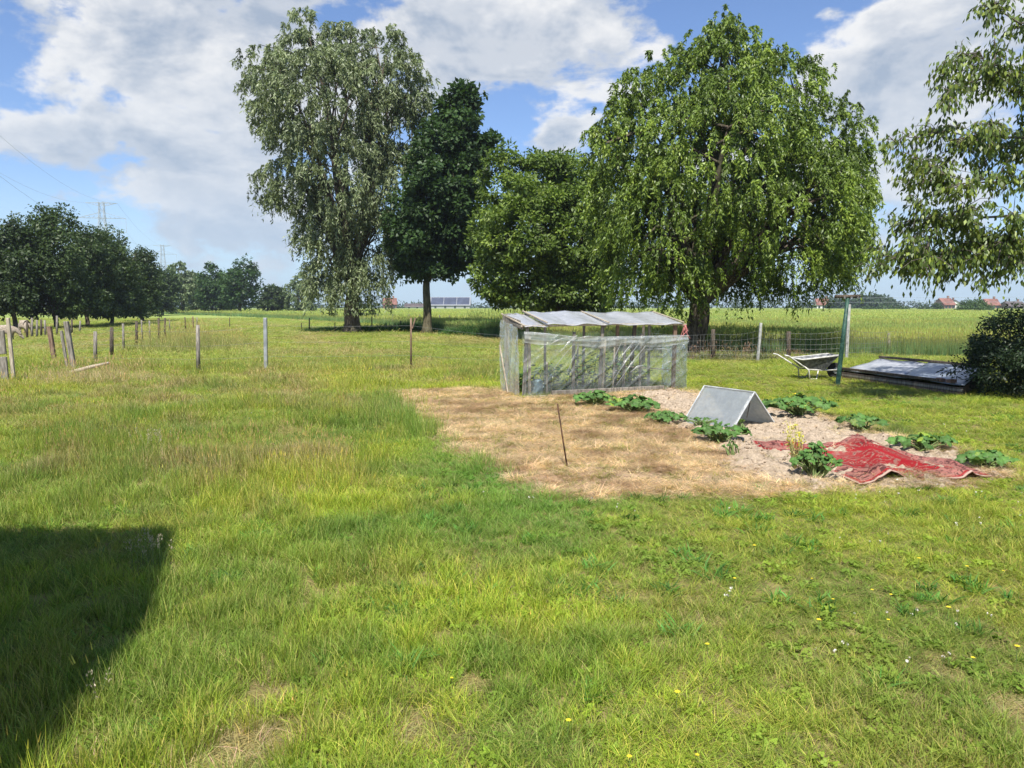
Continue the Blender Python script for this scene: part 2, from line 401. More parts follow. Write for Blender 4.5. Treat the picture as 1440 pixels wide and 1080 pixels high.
# ------------------------------------------------------------------ grass tufts (geometry-nodes scattered; sources are not in the scene)
def blades(n, h, lean, rad, w, seed, seg=3, curl=.5, straw=.12, ears=0, flat=False, base_z=0.0, earcol=(1.9, 1.4, 2.0), leafcol=(1, 1, 1)):
    r = random.Random(seed); V = []; F = []; C = []
    def strip(p, d, hh, ln, ww, col, cu):
        b0 = len(V); side = Vector((-d.y, d.x, 0)).normalized(); yaw = r.uniform(-1, 1)
        side = (side * math.cos(yaw) + d * math.sin(yaw)).normalized()
        for i in range(seg + 1):
            s = i / seg
            c0 = Vector(p) + d * (ln * (s * (1 - cu) + cu * s * s * 1.4)) + Vector((0, 0, hh * (s - cu * .35 * s * s)))
            wd = ww * (1 - s) ** .6 * .5
            if i < seg:
                V.append(c0 - side * wd); V.append(c0 + side * wd); C.append(col); C.append(col)
            else: V.append(c0); C.append(col)
        for i in range(seg - 1): F.append((b0 + 2 * i, b0 + 2 * i + 1, b0 + 2 * i + 3)); F.append((b0 + 2 * i, b0 + 2 * i + 3, b0 + 2 * i + 2))
        F.append((b0 + 2 * (seg - 1), b0 + 2 * (seg - 1) + 1, b0 + 2 * seg))
        return Vector(p) + d * (ln * (1 + cu * .4)) + Vector((0, 0, hh * (1 - cu * .35)))
    for k in range(n):
        a = r.uniform(0, 2 * PI); rr = rad * math.sqrt(r.random()); p = (rr * math.cos(a), rr * math.sin(a), base_z)
        a2 = a + r.gauss(0, 1.0); d = Vector((math.cos(a2), math.sin(a2), 0))
        hh = h * r.uniform(.55, 1.1); ln = hh * lean * r.uniform(.3, 1.4)
        if flat: ln = h * r.uniform(.6, 1.6); hh = h * r.uniform(.05, .45)
        g = r.choice((r.uniform(.5, .95), r.uniform(.9, 1.25), r.uniform(1.2, 1.55))); col = (g * r.uniform(.85, 1.15) * leafcol[0], g * leafcol[1], g * r.uniform(.8, 1.2) * leafcol[2])
        if r.random() < straw: col = (1.9 * g, 1.35 * g, 2.6 * g)
        strip(p, d, hh, ln, w * r.uniform(.7, 1.3), col, curl * r.uniform(.4, 1.4))
    for k in range(ears):
        a = r.uniform(0, 2 * PI); rr = rad * math.sqrt(r.random()); p = Vector((rr * math.cos(a), rr * math.sin(a), 0))
        d = Vector((math.cos(a + r.gauss(0, .7)), math.sin(a + r.gauss(0, .7)), 0)); hh = h * r.uniform(1.15, 1.6)
        tip = strip(p, d, hh, hh * .22, w * .45, (1.6, 1.25, 1.6), .3)
        for q in range(2):
            strip(tip - Vector((0, 0, h * .02)), d, h * .22, h * .07, w * r.uniform(1.2, 1.9), [c * r.uniform(.8, 1.15) for c in earcol], .1)
    me = np_mesh('tuft', np.array([tuple(v) for v in V]), np.array(F), np.array(C))
    me.materials.append(M['grass'])
    return me
def rosette(n, r0, h, seed, col=(.9, 1, .9)):
    r = random.Random(seed); V = []; F = []; C = []
    for k in range(n):
        a = r.uniform(0, 2 * PI); rr = r0 * math.sqrt(r.random()); c0 = Vector((rr * math.cos(a), rr * math.sin(a), h * r.uniform(.4, 1)))
        nrm = Vector((r.gauss(0, .4), r.gauss(0, .4), 1)).normalized(); u = nrm.orthogonal().normalized(); v = nrm.cross(u); s = r.uniform(.007, .013); g = r.uniform(.8, 1.3)
        for j in range(3):
            an = j * 2.094 + a; cc = c0 + (u * math.cos(an) + v * math.sin(an)) * s; b0 = len(V)
            for q in range(5):
                aq = q * 2 * PI / 5; V.append(cc + (u * math.cos(aq) + v * math.sin(aq)) * s); C.append([g * x for x in col])
            F += [(b0, b0 + 1, b0 + 2), (b0, b0 + 2, b0 + 3), (b0, b0 + 3, b0 + 4)]
    me = np_mesh('rosette', np.array([tuple(v) for v in V]), np.array(F), np.array(C)); me.materials.append(M['grass']); return me

TUFT = bpy.data.collections.new('tuft_sources')       # never linked to the scene
def src(me, k):
    o = bpy.data.objects.new('tuft_%02d' % k, me); TUFT.objects.link(o)
k = 0
for s in range(4): src(blades(24, .10, .85, .055, .0034, 10 + s, curl=.65), k); k += 1                       # 0-3 lawn
for s in range(3): src(blades(16, .10, .55, .045, .0032, 30 + s, curl=.6, straw=.2, seg=4), k); k += 1     # 4-6 longer, finer
for s in range(3): src(blades(9, .10, .30, .05, .0028, 40 + s, straw=.35, ears=6, seg=3), k); k += 1  # 7-9 with seed heads
for s in range(2): src(rosette(20, .07, .045, 50 + s), k); k += 1                                   # 10-11 clover
for s in range(3): src(blades(26, .09, .5, .06, .0034, 60 + s, curl=.8, straw=0, flat=True), k); k += 1  # 12-14 dead, lying
for s in range(3): src(blades(22, .10, .14, .042, .0035, 70 + s, curl=.3, straw=0, ears=9, earcol=(2.3, 1.9, 2.1), leafcol=(.75, .95, 1.5)), k); k += 1   # 15-17 crop
for s in range(2): src(blades(34, .10, .8, .07, .012, 80 + s, curl=.7, straw=0, seg=3, leafcol=(.8, 1, .9)), k); k += 1     # 18-19 broad weeds

def gn_scatter(name, pts, rot, scl, idx, col, label):
    me = bpy.data.meshes.new(name); n = len(pts); me.vertices.add(n); me.vertices.foreach_set('co', np.asarray(pts, np.float32).ravel())
    for nm, ty, arr in (('rot', 'FLOAT_VECTOR', rot), ('scl', 'FLOAT_VECTOR', scl)):
        at = me.attributes.new(nm, ty, 'POINT'); at.data.foreach_set('vector', np.asarray(arr, np.float32).ravel())
    at = me.attributes.new('idx', 'INT', 'POINT'); at.data.foreach_set('value', np.asarray(idx, np.int32))
    at = me.attributes.new('icol', 'FLOAT_COLOR', 'POINT'); c4 = np.ones((n, 4), np.float32); c4[:, :3] = col; at.data.foreach_set('color', c4.ravel())
    me.materials.append(M['grass'])
    o = bpy.data.objects.new(name, me); COL.objects.link(o)
    ng = bpy.data.node_groups.new(name + '_scatter', 'GeometryNodeTree')
    ng.interface.new_socket('Geometry', in_out='INPUT', socket_type='NodeSocketGeometry')
    ng.interface.new_socket('Geometry', in_out='OUTPUT', socket_type='NodeSocketGeometry')
    N = ng.nodes; L = ng.links
    gi = N.new('NodeGroupInput'); go = N.new('NodeGroupOutput'); iop = N.new('GeometryNodeInstanceOnPoints')
    m2p = N.new('GeometryNodeMeshToPoints'); L.new(gi.outputs[0], m2p.inputs[0])
    ci = N.new('GeometryNodeCollectionInfo'); ci.inputs['Collection'].default_value = TUFT
    ci.inputs['Separate Children'].default_value = True; ci.inputs['Reset Children'].default_value = True
    def att(nm, ty):
        a = N.new('GeometryNodeInputNamedAttribute'); a.data_type = ty; a.inputs['Name'].default_value = nm
        return a.outputs[0]
    L.new(m2p.outputs[0], iop.inputs['Points']); L.new(ci.outputs[0], iop.inputs['Instance']); iop.inputs['Pick Instance'].default_value = True
    L.new(att('idx', 'INT'), iop.inputs['Instance Index']); L.new(att('scl', 'FLOAT_VECTOR'), iop.inputs['Scale'])
    e2r = N.new('FunctionNodeEulerToRotation'); L.new(att('rot', 'FLOAT_VECTOR'), e2r.inputs[0]); L.new(e2r.outputs[0], iop.inputs['Rotation'])
    L.new(iop.outputs[0], go.inputs[0])
    md = o.modifiers.new('scatter', 'NODES'); md.node_group = ng
    tag(o, label, kind='stuff'); return o

def trapz(y0, y1, dens, margin=1.6, k=.70):
    """uniform points in the part of the ground the camera (and one a step aside) can see"""
    area = (k * (y0 + y1) + 2 * margin) * (y1 - y0); n = int(area * dens)
    y = RNG.uniform(y0, y1, n * 2); x = RNG.uniform(-1, 1, n * 2) * (k * y1 + margin)
    m = np.abs(x) < k * y + margin; n2 = int(n * 1.0)
    x, y = x[m][:n2], y[m][:n2]
    return x, y
def G2(px, py): p = G(px, py); return p.x, p.y

def mixc(a, b, f): return a * (1 - f[:, None]) + b * f[:, None]
PATCH = [(345, 1055, .19), (400, 1038, .12), (120, 1070, .12), (770, 935, .07), (1300, 945, .10), (980, 985, .05),
         (925, 915, .07), (1425, 1010, .10), (670, 965, .06), (900, 875, .06), (1000, 880, .09), (590, 1030, .07), (380, 970, .07)]
PATCH = [(*G2(a, b_), r) for a, b_, r in PATCH]
def patch_amt(x, y):
    m = np.zeros(x.shape)
    for px_, py_, r in PATCH:
        d = np.hypot(x - px_, y - py_) + (fbm(x * 5, y * 5, 3) - .5) * .35
        m = np.maximum(m, 1 - sstep(r * .4, r * 1.25, d))
    return m
FRESH = np.array([.30, .375, .038]); MID = np.array([.182, .258, .042]); OLIVE = np.array([.24, .275, .045]); STRAW = np.array([.52, .42, .20]); MAUVE = np.array([.37, .31, .16]); BLUE = np.array([.12, .22, .035]); DEAD = np.array([.74, .55, .35])

def grass_color(x, y):
    n1 = fbm(x * .55, y * .55, 101); n2 = fbm(x * 1.4, y * 1.4, 131); n3 = fbm(x * .25, y * .25, 171); n4 = fbm(x * 4, y * 4, 191, 3)
    c = mixc(MID, FRESH, sstep(.36, .62, n1 * .6 + n4 * .4))
    c = mixc(c, OLIVE, sstep(.50, .72, n2) * .8)
    c = mixc(c, BLUE, sstep(.56, .72, fbm(x * .9, y * .9, 211)) * .7)
    # right-hand lawn: shorter, duller, more straw
    right = sstep(.2, 1.6, x) * (1 - sstep(9, 12, y) * .3)
    c = mixc(c, OLIVE * .95, right * .36)
    # meadow left middle: seed heads give straw and mauve
    mead = sstep(5.5, 8, y) * sstep(-.3, -1.6, x - (y - 6) * .04)
    c = mixc(c, STRAW * .62, mead * sstep(.46, .70, n2) * .45)
    c = mixc(c, MAUVE, mead * sstep(.54, .72, fbm(x * .8, y * .5, 231)) * .26)
    far = sstep(16, 30, y)
    c = mixc(c, np.array([.25, .325, .065]), far * .75)
    c = mixc(c, STRAW * .66, far * sstep(.46, .66, fbm(x * .45, y * .25, 251)) * .5); c = mixc(c, MID * .8, far * sstep(.5, .7, fbm(x * .6, y * .3, 261)) * .5)
    return c * RNG.uniform(.82, 1.18, len(x))[:, None], mead, right, far

def grass_height(x, y, mead, right, far):
    n = fbm(x * 1.1, y * 1.1, 301); n2 = fbm(x * 3.5, y * 3.5, 311)
    h = .07 + .05 * sstep(.4, .7, n)
    left = sstep(.2, -1.2, x) * (1 - sstep(6, 8, y)); h = h + left * (.02 + .05 * sstep(.45, .7, n2))
    h = h + mead * (.03 + .11 * sstep(.35, .65, n)) * (1 - far) + far * (-.01 + .07 * sstep(.45, .7, fbm(x * .5, y * .3, 271)))
    h = h - right * .030 * (1 - far)
    # lush strip along the left rim of the bed
    dist = -poly_dist(x, y, SOIL); lush = (1 - sstep(.1, 1.0, dist)) * sstep(2.2, .3, x) * (y < 13)
    h = h + lush * .09 * sstep(.35, .6, n)
    h = h + .16 * np.exp(-((x - 0) ** 2 * 0 + (y - 20.6) ** 2) / .5) * (x < -2) * .8        # uncut strip under the fence
    return h * RNG.uniform(.75, 1.25, len(x)), lush

pts = []; rot = []; scl = []; idx = []; col = []
fx0 = G(735, 558); 
for (y0, y1, den, ws) in [(1.9, 4.2, 540, .85), (4.2, 6.5, 380, .95), (6.5, 10, 210, 1.2), (10, 16, 105, 1.6), (16, 26, 50, 2.3), (26, 45, 17, 3.8), (45, 110, 4.2, 8.0)]:
    x, y = trapz(y0, y1, den)
    d = poly_dist(x, y, SOIL) + (fbm(x * 1.7, y * 1.7, 41) - .5) * .45 + (fbm(x * 6, y * 6, 43, 3) - .5) * .32
    m = (d < .03) & ~in_poly(x, y, CROP)
    pa = patch_amt(x, y); m &= RNG.random(len(x)) > pa * .35
    x, y, pa = x[m], y[m], pa[m]
    c, mead, right, far = grass_color(x, y); h, lush = grass_height(x, y, mead, right, far)
    c = mixc(c, np.array([.15, .29, .05]), lush * .6)
    c = mixc(c, STRAW * .8, pa * .8); h = h * (1 - pa * .5)
    r = RNG.random(len(x))
    n = len(x); ix = RNG.integers(0, 4, n)
    longer = (h > .15); ix = np.where(longer & (r < .75), 4 + RNG.integers(0, 3, n), ix)
    seed = mead * .16 + far * .05 + .012; ix = np.where(r > 1 - seed, 7 + RNG.integers(0, 3, n), ix)
    clov = (RNG.random(n) < (.03 + .10 * sstep(.5, .65, fbm(x * 1.2, y * 1.2, 401))) * (pa < .15) * (y < 16) * (1 - mead)); ix = np.where(clov, 10 + RNG.integers(0, 2, n), ix)
    broad = (RNG.random(n) < .006 + .05 * sstep(.56, .68, fbm(x * 1.6, y * 1.6, 421))) & (y < 15) & (pa < .2); ix = np.where(broad, 18 + RNG.integers(0, 2, n), ix); c[broad] = np.array([.10, .19, .035]) * RNG.uniform(.8, 1.5, (broad.sum(), 1))
    deadp = RNG.random(n) < .09 * (1 - far) + pa * .85; ix = np.where(deadp & ~clov, 12 + RNG.integers(0, 3, n), ix); c[deadp & ~clov] = STRAW * RNG.uniform(.45, .95, ((deadp & ~clov).sum(), 1))
    sz = h / .10; sz = np.where((ix == 10) | (ix == 11), .8, sz); sz = np.where(ix >= 12, .55, sz); sz = np.where(ix >= 18, .75, sz)
    sw = ws * RNG.uniform(.85, 1.25, n) * np.where((ix >= 4) & (ix < 10), 1.1, 1.0); sw = np.where((ix == 10) | (ix == 11), np.minimum(sw, 1.0) * .75, sw); sw = np.where(ix >= 18, RNG.uniform(.7, 1.3, n), sw)
    pts.append(np.stack([x, y, np.zeros(n)], 1)); rot.append(np.stack([RNG.normal(0, .08, n), RNG.normal(0, .08, n), RNG.uniform(0, 2 * PI, n)], 1))
    scl.append(np.stack([sw, sw, sz], 1)); idx.append(ix); col.append(c)
gn_scatter('lawn_grass', np.concatenate(pts), np.concatenate(rot), np.concatenate(scl), np.concatenate(idx), np.concatenate(col), 'long and short green grass covering the garden and the meadow')
print('grass', sum(len(p) for p in pts))

# scorched grass on the left part of the bed
x, y = RNG.uniform(sx0, sx1, 56000), RNG.uniform(sy0, sy1, 56000)
d = poly_dist(x, y, SOIL) + (fbm(x * 1.7, y * 1.7, 41) - .5) * .45 + (fbm(x * 6, y * 6, 43, 3) - .5) * .32; ba = bare_amt(x, y)
rim = sstep(.45, .05, d)
bald = sstep(.52, .66, fbm(x * 1.6, y * 2.4, 501)) * .8 + np.exp(-((x - G(830, 672).x) / .9) ** 2 - ((y - G(830, 672).y) / .42) ** 2) * .95
m = (d > -.15) & (RNG.random(len(x)) < np.clip((1 - ba) * (1 - bald * .8) + rim * .55 * ba + .02, 0, 1))
x, y = x[m], y[m]; n = len(x); ff = fbm(x * 2, y * 3, 511)
c = mixc(DEAD, DEAD * np.array([.55, .48, .44]), sstep(.45, .7, ff)); grn = (RNG.random(n) < .05 + .25 * (bald[m] > .5)); c[grn] = OLIVE * .8
c = c * RNG.uniform(.5, 1.25, n)[:, None]
z = np.maximum(soil_h(x, y), 0) - .004
ix = np.where(grn, RNG.integers(0, 4, n), 12 + RNG.integers(0, 3, n))
gn_scatter('scorched_grass', np.stack([x, y, z], 1), np.stack([RNG.normal(0, .15, n), RNG.normal(0, .15, n), RNG.uniform(0, 6.28, n)], 1),
           np.stack([RNG.uniform(.8, 1.3, n)] * 2 + [np.where(grn, RNG.uniform(.2, .7, n), RNG.uniform(.4, 1.2, n))], 1), ix, c, 'dead straw coloured grass on the scorched part of the bed')

# loose clods and bits on the bare soil
R2 = np.random.default_rng(91); ox = np.array([[1, 0, 0], [-1, 0, 0], [0, 1, 0], [0, -1, 0], [0, 0, 1], [0, 0, -1]], float); of = np.array([[0, 2, 4], [2, 1, 4], [1, 3, 4], [3, 0, 4], [2, 0, 5], [1, 2, 5], [3, 1, 5], [0, 3, 5]])
x, y = R2.uniform(sx0, sx1, 9000), R2.uniform(sy0, sy1, 9000); m = (poly_dist(x, y, SOIL) > .02) & (R2.random(9000) < bare_amt(x, y) * .75 + .04); x, y = x[m], y[m]; n = len(x)
s = R2.uniform(.004, .017, n) * (1 + (R2.random(n) < .06) * 1.2); sc3 = s[:, None] * R2.uniform(.6, 1.3, (n, 3)); z = soil_h(x, y)
V2 = (ox[None] * sc3[:, None, :] * R2.uniform(.7, 1.2, (n, 6, 1))) + np.stack([x, y, z + s * .2], 1)[:, None, :]
F2 = of[None] + (np.arange(n) * 6)[:, None, None]; C2_ = np.repeat(np.where(R2.random((n, 1)) < .15, np.array([[.16, .12, .08]]), np.array([[.46, .37, .28]])) * R2.uniform(.6, 1.15, (n, 1)), 6, 0)
tag(link_mesh('soil_clods', np_mesh('soil_clods', V2.reshape(-1, 3), F2.reshape(-1, 3), C2_), bpy.data.materials['dry_soil']), 'small clods and stones strewn over the bare soil', kind='stuff')

# crop
pts = []; rot = []; scl = []; idx = []; col = []
for (y0, y1, den, ws) in [(20, 32, 34, 2.4), (32, 60, 13, 3.6), (60, 120, 2.6, 7), (120, 260, .5, 14)]:
    x, y = trapz(y0, y1, den, 6, .72); m = in_poly(x, y, CROP); x, y = x[m], y[m]; n = len(x)
    nn = fbm(x * .2, y * .2, 601); c = mixc(np.array([.16, .235, .065]), np.array([.21, .27, .07]), sstep(.35, .65, nn)) * RNG.uniform(.8, 1.2, (n, 1))
    h = .70 + .16 * nn; zz = h / .145 * RNG.uniform(.88, 1.12, n); sw = ws * RNG.uniform(.9, 1.2, n)
    pts.append(np.stack([x, y, np.zeros(n)], 1)); rot.append(np.stack([RNG.normal(0, .03, n), RNG.normal(0, .03, n), RNG.uniform(0, 6.28, n)], 1))
    scl.append(np.stack([sw, sw, zz], 1)); idx.append(15 + RNG.integers(0, 3, n)); col.append(c)
gn_scatter('crop_stalks', np.concatenate(pts), np.concatenate(rot), np.concatenate(scl), np.concatenate(idx), np.concatenate(col), 'standing grain crop with yellowish ears behind the fence')

# tall weeds: under the big trees, along the fences, olive mound by the post row
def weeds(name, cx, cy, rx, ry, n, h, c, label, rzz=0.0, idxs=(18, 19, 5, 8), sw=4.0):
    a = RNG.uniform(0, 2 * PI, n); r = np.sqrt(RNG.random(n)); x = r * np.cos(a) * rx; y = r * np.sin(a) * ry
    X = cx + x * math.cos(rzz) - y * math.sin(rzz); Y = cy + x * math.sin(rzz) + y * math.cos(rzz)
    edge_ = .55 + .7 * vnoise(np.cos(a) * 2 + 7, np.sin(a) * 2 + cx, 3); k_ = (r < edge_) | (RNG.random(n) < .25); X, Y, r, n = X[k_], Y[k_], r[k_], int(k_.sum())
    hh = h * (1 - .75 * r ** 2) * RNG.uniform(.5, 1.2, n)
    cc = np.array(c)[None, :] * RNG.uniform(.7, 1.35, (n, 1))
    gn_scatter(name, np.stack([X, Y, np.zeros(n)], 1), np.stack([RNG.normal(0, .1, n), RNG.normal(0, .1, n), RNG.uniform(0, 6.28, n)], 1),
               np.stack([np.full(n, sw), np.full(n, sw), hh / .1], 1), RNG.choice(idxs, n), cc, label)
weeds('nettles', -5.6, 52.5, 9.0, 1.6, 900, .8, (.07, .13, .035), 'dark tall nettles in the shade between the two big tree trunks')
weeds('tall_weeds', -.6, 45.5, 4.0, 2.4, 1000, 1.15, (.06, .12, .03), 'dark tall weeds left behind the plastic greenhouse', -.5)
weeds('weed_mound', G(275, 489).x, 31.5, 2.9, 3.8, 1100, .75, (.24, .29, .075), 'olive green mound of tall weeds beside the post row', .2, (5, 6, 8, 9), 3.0)
weeds('fence_weeds', 6.6, 24.7, 3.4, .35, 420, .38, (.26, .24, .12), 'dry seeding weeds along the foot of the mesh fence', -.1, (8, 9, 5, 18), 2.0)
weeds('dry_grass_clump', G(75, 545).x, 17.6, 2.0, 1.2, 420, .42, (.34, .34, .13), 'pale yellow long grass beside the leaning posts', 0, (5, 6, 8, 9), 1.8)
weeds('straw_heap', G(978, 553).x, G(978, 553).y, .22, .16, 60, .16, DEAD, 'heap of dry straw at the right foot of the greenhouse', 0, (12, 13, 14), 1.0)
weeds('grass_clump', G(1260, 610).x, G(1260, 610).y, .28, .2, 60, .22, (.14, .20, .045), 'darker grass clump at the edge of the bed behind the rug', 0, (5, 6), 1.1)
# ------------------------------------------------------------------ trees
def unit(v): return v / np.maximum(np.linalg.norm(v, axis=-1, keepdims=True), 1e-9)
def leaves_mesh(name, P, Ax, Nm, L, W, C):
    """rhombic leaves; P base points, Ax long axis, Nm normal (arrays)"""
    Ax = unit(Ax); S = unit(np.cross(Ax, Nm)); Nn = np.cross(S, Ax)
    L = L[:, None]; W = W[:, None]
    a = P; b_ = P + Ax * L * .45 + S * W * .5 + Nn * L * .06; c_ = P + Ax * L; d_ = P + Ax * L * .45 - S * W * .5 + Nn * L * .06
    V = np.stack([a, b_, c_, d_], 1).reshape(-1, 3); F = np.arange(len(V)).reshape(-1, 4)
    return np_mesh(name, V, F, np.repeat(C, 4, 0))

def lobes_px(lst, D):
    """(photo x, y, rx, ry, dy metres[, depth radius factor]) -> world lobes"""
    out = []
    for l in lst:
        px, py, rx, ry, dy = l[:5]; s = D / 1080
        c = A(px, py, D); out.append((np.array([c.x, D + dy, c.z]), np.array([rx * s, rx * s * (l[5] if len(l) > 5 else 1.0), ry * s])))
    return out

def crown(lobes, nleaf, cr, ll, lw, base, tipcol, style='clump', droop=1.0, seed=1, fill=.22, cv=.22, zmin=.3, up=.5, pack=2.2):
    R = np.random.default_rng(seed)
    areas = np.array([(r[0] * r[1] + r[0] * r[2] + r[1] * r[2]) for c, r in lobes]); tot = areas.sum() * 4.19
    nc = max(12, int(tot / (cr * cr * pack)))
    li = R.choice(len(lobes), nc, p=areas / areas.sum())
    C0 = np.array([l[0] for l in lobes])[li]; R0 = np.array([l[1] for l in lobes])[li]
    d = unit(R.normal(size=(nc, 3))); rr = 1 - np.abs(R.normal(0, fill, nc)); rr = np.clip(rr, .1, 1.0) + R.normal(0, .05, nc)
    cp = C0 + d * R0 * rr[:, None]
    keep = np.ones(nc, bool)
    for i, (c, r) in enumerate(lobes):       # thin out what lies deep inside a neighbouring lobe
        q = (((cp - c) / r) ** 2).sum(1); keep &= ~((q < .35) & (li != i) & (R.random(nc) < .75))
    cp, d = cp[keep], d[keep]; nc = len(cp)
    per = max(3, int(nleaf / nc)); k = np.repeat(np.arange(nc), per); n = len(k)
    csz = R.uniform(.6, 1.25, nc); ctint = R.normal(0, 1, nc)
    if style == 'clump':
        o = unit(R.normal(size=(n, 3))) * (R.random(n) ** .45)[:, None] * cr * csz[k][:, None]; o[:, 2] *= .75
        P = cp[k] + o; Ax = unit(o + np.array([0, 0, -.25]) * cr) + R.normal(0, .55, (n, 3)); Nm = R.normal(0, .55, (n, 3)) + np.array([0, 0, up]) + d[k] * .5
        frac = R.random(n)
    else:                                     # hanging strands
        ns = 5; sid = R.integers(0, ns, n) + k * ns; so = unit(R.normal(size=(nc * ns, 3))) * cr * .8 * R.random((nc * ns, 1)) ** .5
        so[:, 2] *= .6; zn = (cp[:, 2] - cp[:, 2].min()) / max(.1, np.ptp(cp[:, 2])); sl = droop * R.uniform(.35, 1.15, nc * ns) * np.repeat(1.05 - .80 * np.clip(zn, 0, 1) ** .8, ns); outw = unit(np.repeat(d, ns, 0) * np.array([1, 1, .15]) + R.normal(0, .35, (nc * ns, 3)))
        tt = R.random(n); frac = tt
        bow = outw[sid] * (np.sin(tt * 1.57) * .38 * sl[sid])[:, None]; bow[:, 2] = 0
        P = cp[k] + so[sid] + bow + np.stack([np.zeros(n), np.zeros(n), (.16 * np.sin(tt * 2.6) - tt ** 1.4) * sl[sid]], 1) + R.normal(0, .05, (n, 3)) * cr * .6
        Ax = np.stack([R.normal(0, .55, n), R.normal(0, .55, n), -.9 + R.normal(0, .35, n)], 1) + outw[sid] * .25; Nm = R.normal(0, 1, (n, 3)) + d[k] * .5 + np.array([0, -.15, .35])
    P[:, 2] = np.maximum(P[:, 2], zmin)
    C = np.array(base)[None] * (1 + cv * ctint[k] * .5)[:, None] * R.uniform(.8, 1.22, (n, 1))
    tf = np.clip(.25 + .3 * ctint[k] + .45 * (frac - .5), 0, 1) * R.random(n)
    C = C * (1 - tf[:, None]) + np.array(tipcol)[None] * tf[:, None]
    C = np.clip(C, .002, .9)
    L = ll * R.uniform(.45, 1.35, n); W = lw * R.uniform(.7, 1.25, n)
    return P, Ax, Nm, L, W, C, cp

def limbs(root_top, lobes, r0, cps=None, seed=3, base=None, wob=.35, twigs=60):
    rnd = random.Random(seed); b = MB(); rt = Vector(root_top)
    if base is not None:
        bs = Vector(base); n = 9; pts = []; rad = []
        for i in range(n + 1):
            s = i / n; pts.append(bs.lerp(rt, s) + Vector((math.sin(s * 5 + seed) * r0 * .25 * s, math.cos(s * 4 + seed) * r0 * .2 * s, 0)))
            rad.append(r0 * (1.0 + .55 * max(0, 1 - s * 5) ** 2 - .28 * s))
        b.tube(pts, rad, 12)
    order = sorted(range(len(lobes)), key=lambda i: lobes[i][0][2])
    for i in order:
        c, r = lobes[i]; e = Vector(c) + Vector((0, 0, r[2] * .35)); ln = (e - rt).length
        st = rt + Vector((rnd.uniform(-.2, .2), rnd.uniform(-.2, .2), -.1)) * r0
        m1 = st.lerp(e, .35) + Vector((0, 0, ln * .10)) + Vector((rnd.gauss(0, 1), rnd.gauss(0, 1), 0)) * ln * .05 * wob
        m2 = st.lerp(e, .7) + Vector((0, 0, ln * .07)) + Vector((rnd.gauss(0, 1), rnd.gauss(0, 1), 0)) * ln * .06 * wob
        ra = r0 * .55 * rnd.uniform(.6, 1.0)
        b.tube([st, m1, m2, e], [ra, ra * .7, ra * .42, ra * .12], 7, False)
        if cps is not None:
            near = cps[np.argsort(((cps - c) ** 2).sum(1))[:400]]
            for q in range(twigs // max(1, len(lobes)) + 3):
                t_ = Vector(near[rnd.randrange(len(near))]); s0 = m1.lerp(m2, rnd.random()) if rnd.random() < .5 else m2.lerp(e, rnd.random())
                mid = s0.lerp(t_, .5) + Vector((0, 0, (t_ - s0).length * .12)); b.tube([s0, mid, t_], [ra * .28, ra * .16, ra * .05], 5, False)
    return b

def tree(name, label, lst, D, base_px, r0, fork_px, nleaf, cr, ll, lw, base, tipc, style='clump', droop=1.0, seed=1, group=None, mat='leaf', bark_='bark', cat='tree', fill=.22, twigs=60, zmin=.3, cv=.22, lobes=None, wob=.35, pack=2.2):
    lb = lobes or lobes_px(lst, D)
    bx = A(base_px, 431, D).x; root = empty(name, (bx, D, 0)); tag(root, label, cat, group)
    P_, Ax, Nm, L, W, C, cp = crown(lb, nleaf, cr, ll, lw, base, tipc, style, droop, seed, fill, cv, zmin, .5, pack)
    off = np.array([bx, D, 0.0])
    fk = A(*fork_px, D); top = Vector((fk.x - bx, 0, fk.z))
    lb2 = [(c - off, r) for c, r in lb]
    limbs(top, lb2, r0, cp - off, seed, base=(0, 0, -.05), twigs=twigs, wob=wob).build('trunk', M[bark_], root, smooth=True)
    link_mesh('crown', leaves_mesh('crown', P_ - off, Ax, Nm, L, W, C), M[mat], root)
    return root

# willow to the right of the middle
tree('willow_tree', 'big round green willow with hanging branches behind the plastic greenhouse',
     [(1020, 66, 36, 46, 0), (1015, 118, 82, 72, 0), (948, 150, 84, 76, .5), (1088, 142, 80, 74, .3), (895, 195, 62, 70, 0), (1150, 208, 66, 76, 0), (1005, 230, 105, 100, -1.6), (868, 275, 40, 75, .4),
      (1183, 265, 42, 78, .3), (928, 310, 75, 82, -1.4), (1085, 300, 95, 92, -1.7), (1125, 365, 62, 52, -.4), (1005, 300, 120, 100, 2.6, .9), (950, 392, 44, 36, -1.2), (890, 372, 46, 50, 0), (1178, 345, 36, 50, .2), (1150, 300, 50, 66, -1.5), (850, 215, 30, 50, 0), (1060, 375, 40, 40, 1.5)],
     28.2, 972, .48, (985, 425), 260000, .60, .15, .052, (.115, .18, .024), (.36, .45, .065), 'strand', .95, 5, mat='leaf_willow', zmin=1.1, fill=.15, twigs=120, cv=.42, pack=1.05)
# tall grey-green willow
tree('white_willow', 'tallest tree, grey green willow with thick trunk and drooping branches',
     [(372, 105, 42, 48, 0), (435, 72, 52, 52, 0), (490, 62, 40, 42, .8), (545, 100, 50, 55, 0), (580, 130, 28, 34, 0), (465, 150, 90, 75, -1.5), (400, 165, 42, 40, 0), (545, 175, 48, 65, 1), (412, 258, 48, 42, 0), (480, 245, 75, 80, -1), (550, 260, 50, 75, .5),
      (470, 340, 50, 60, 0), (525, 345, 40, 62, -.5), (450, 312, 34, 46, 0), (505, 395, 42, 34, 0), (462, 388, 24, 36, -.5)],
     50, 495, .54, (495, 400), 125000, .62, .27, .08, (.145, .185, .08), (.36, .40, .22), 'strand', 1.8, 9, mat='leaf_willow', zmin=1.3, fill=.24, twigs=110, cv=.45, pack=1.9)
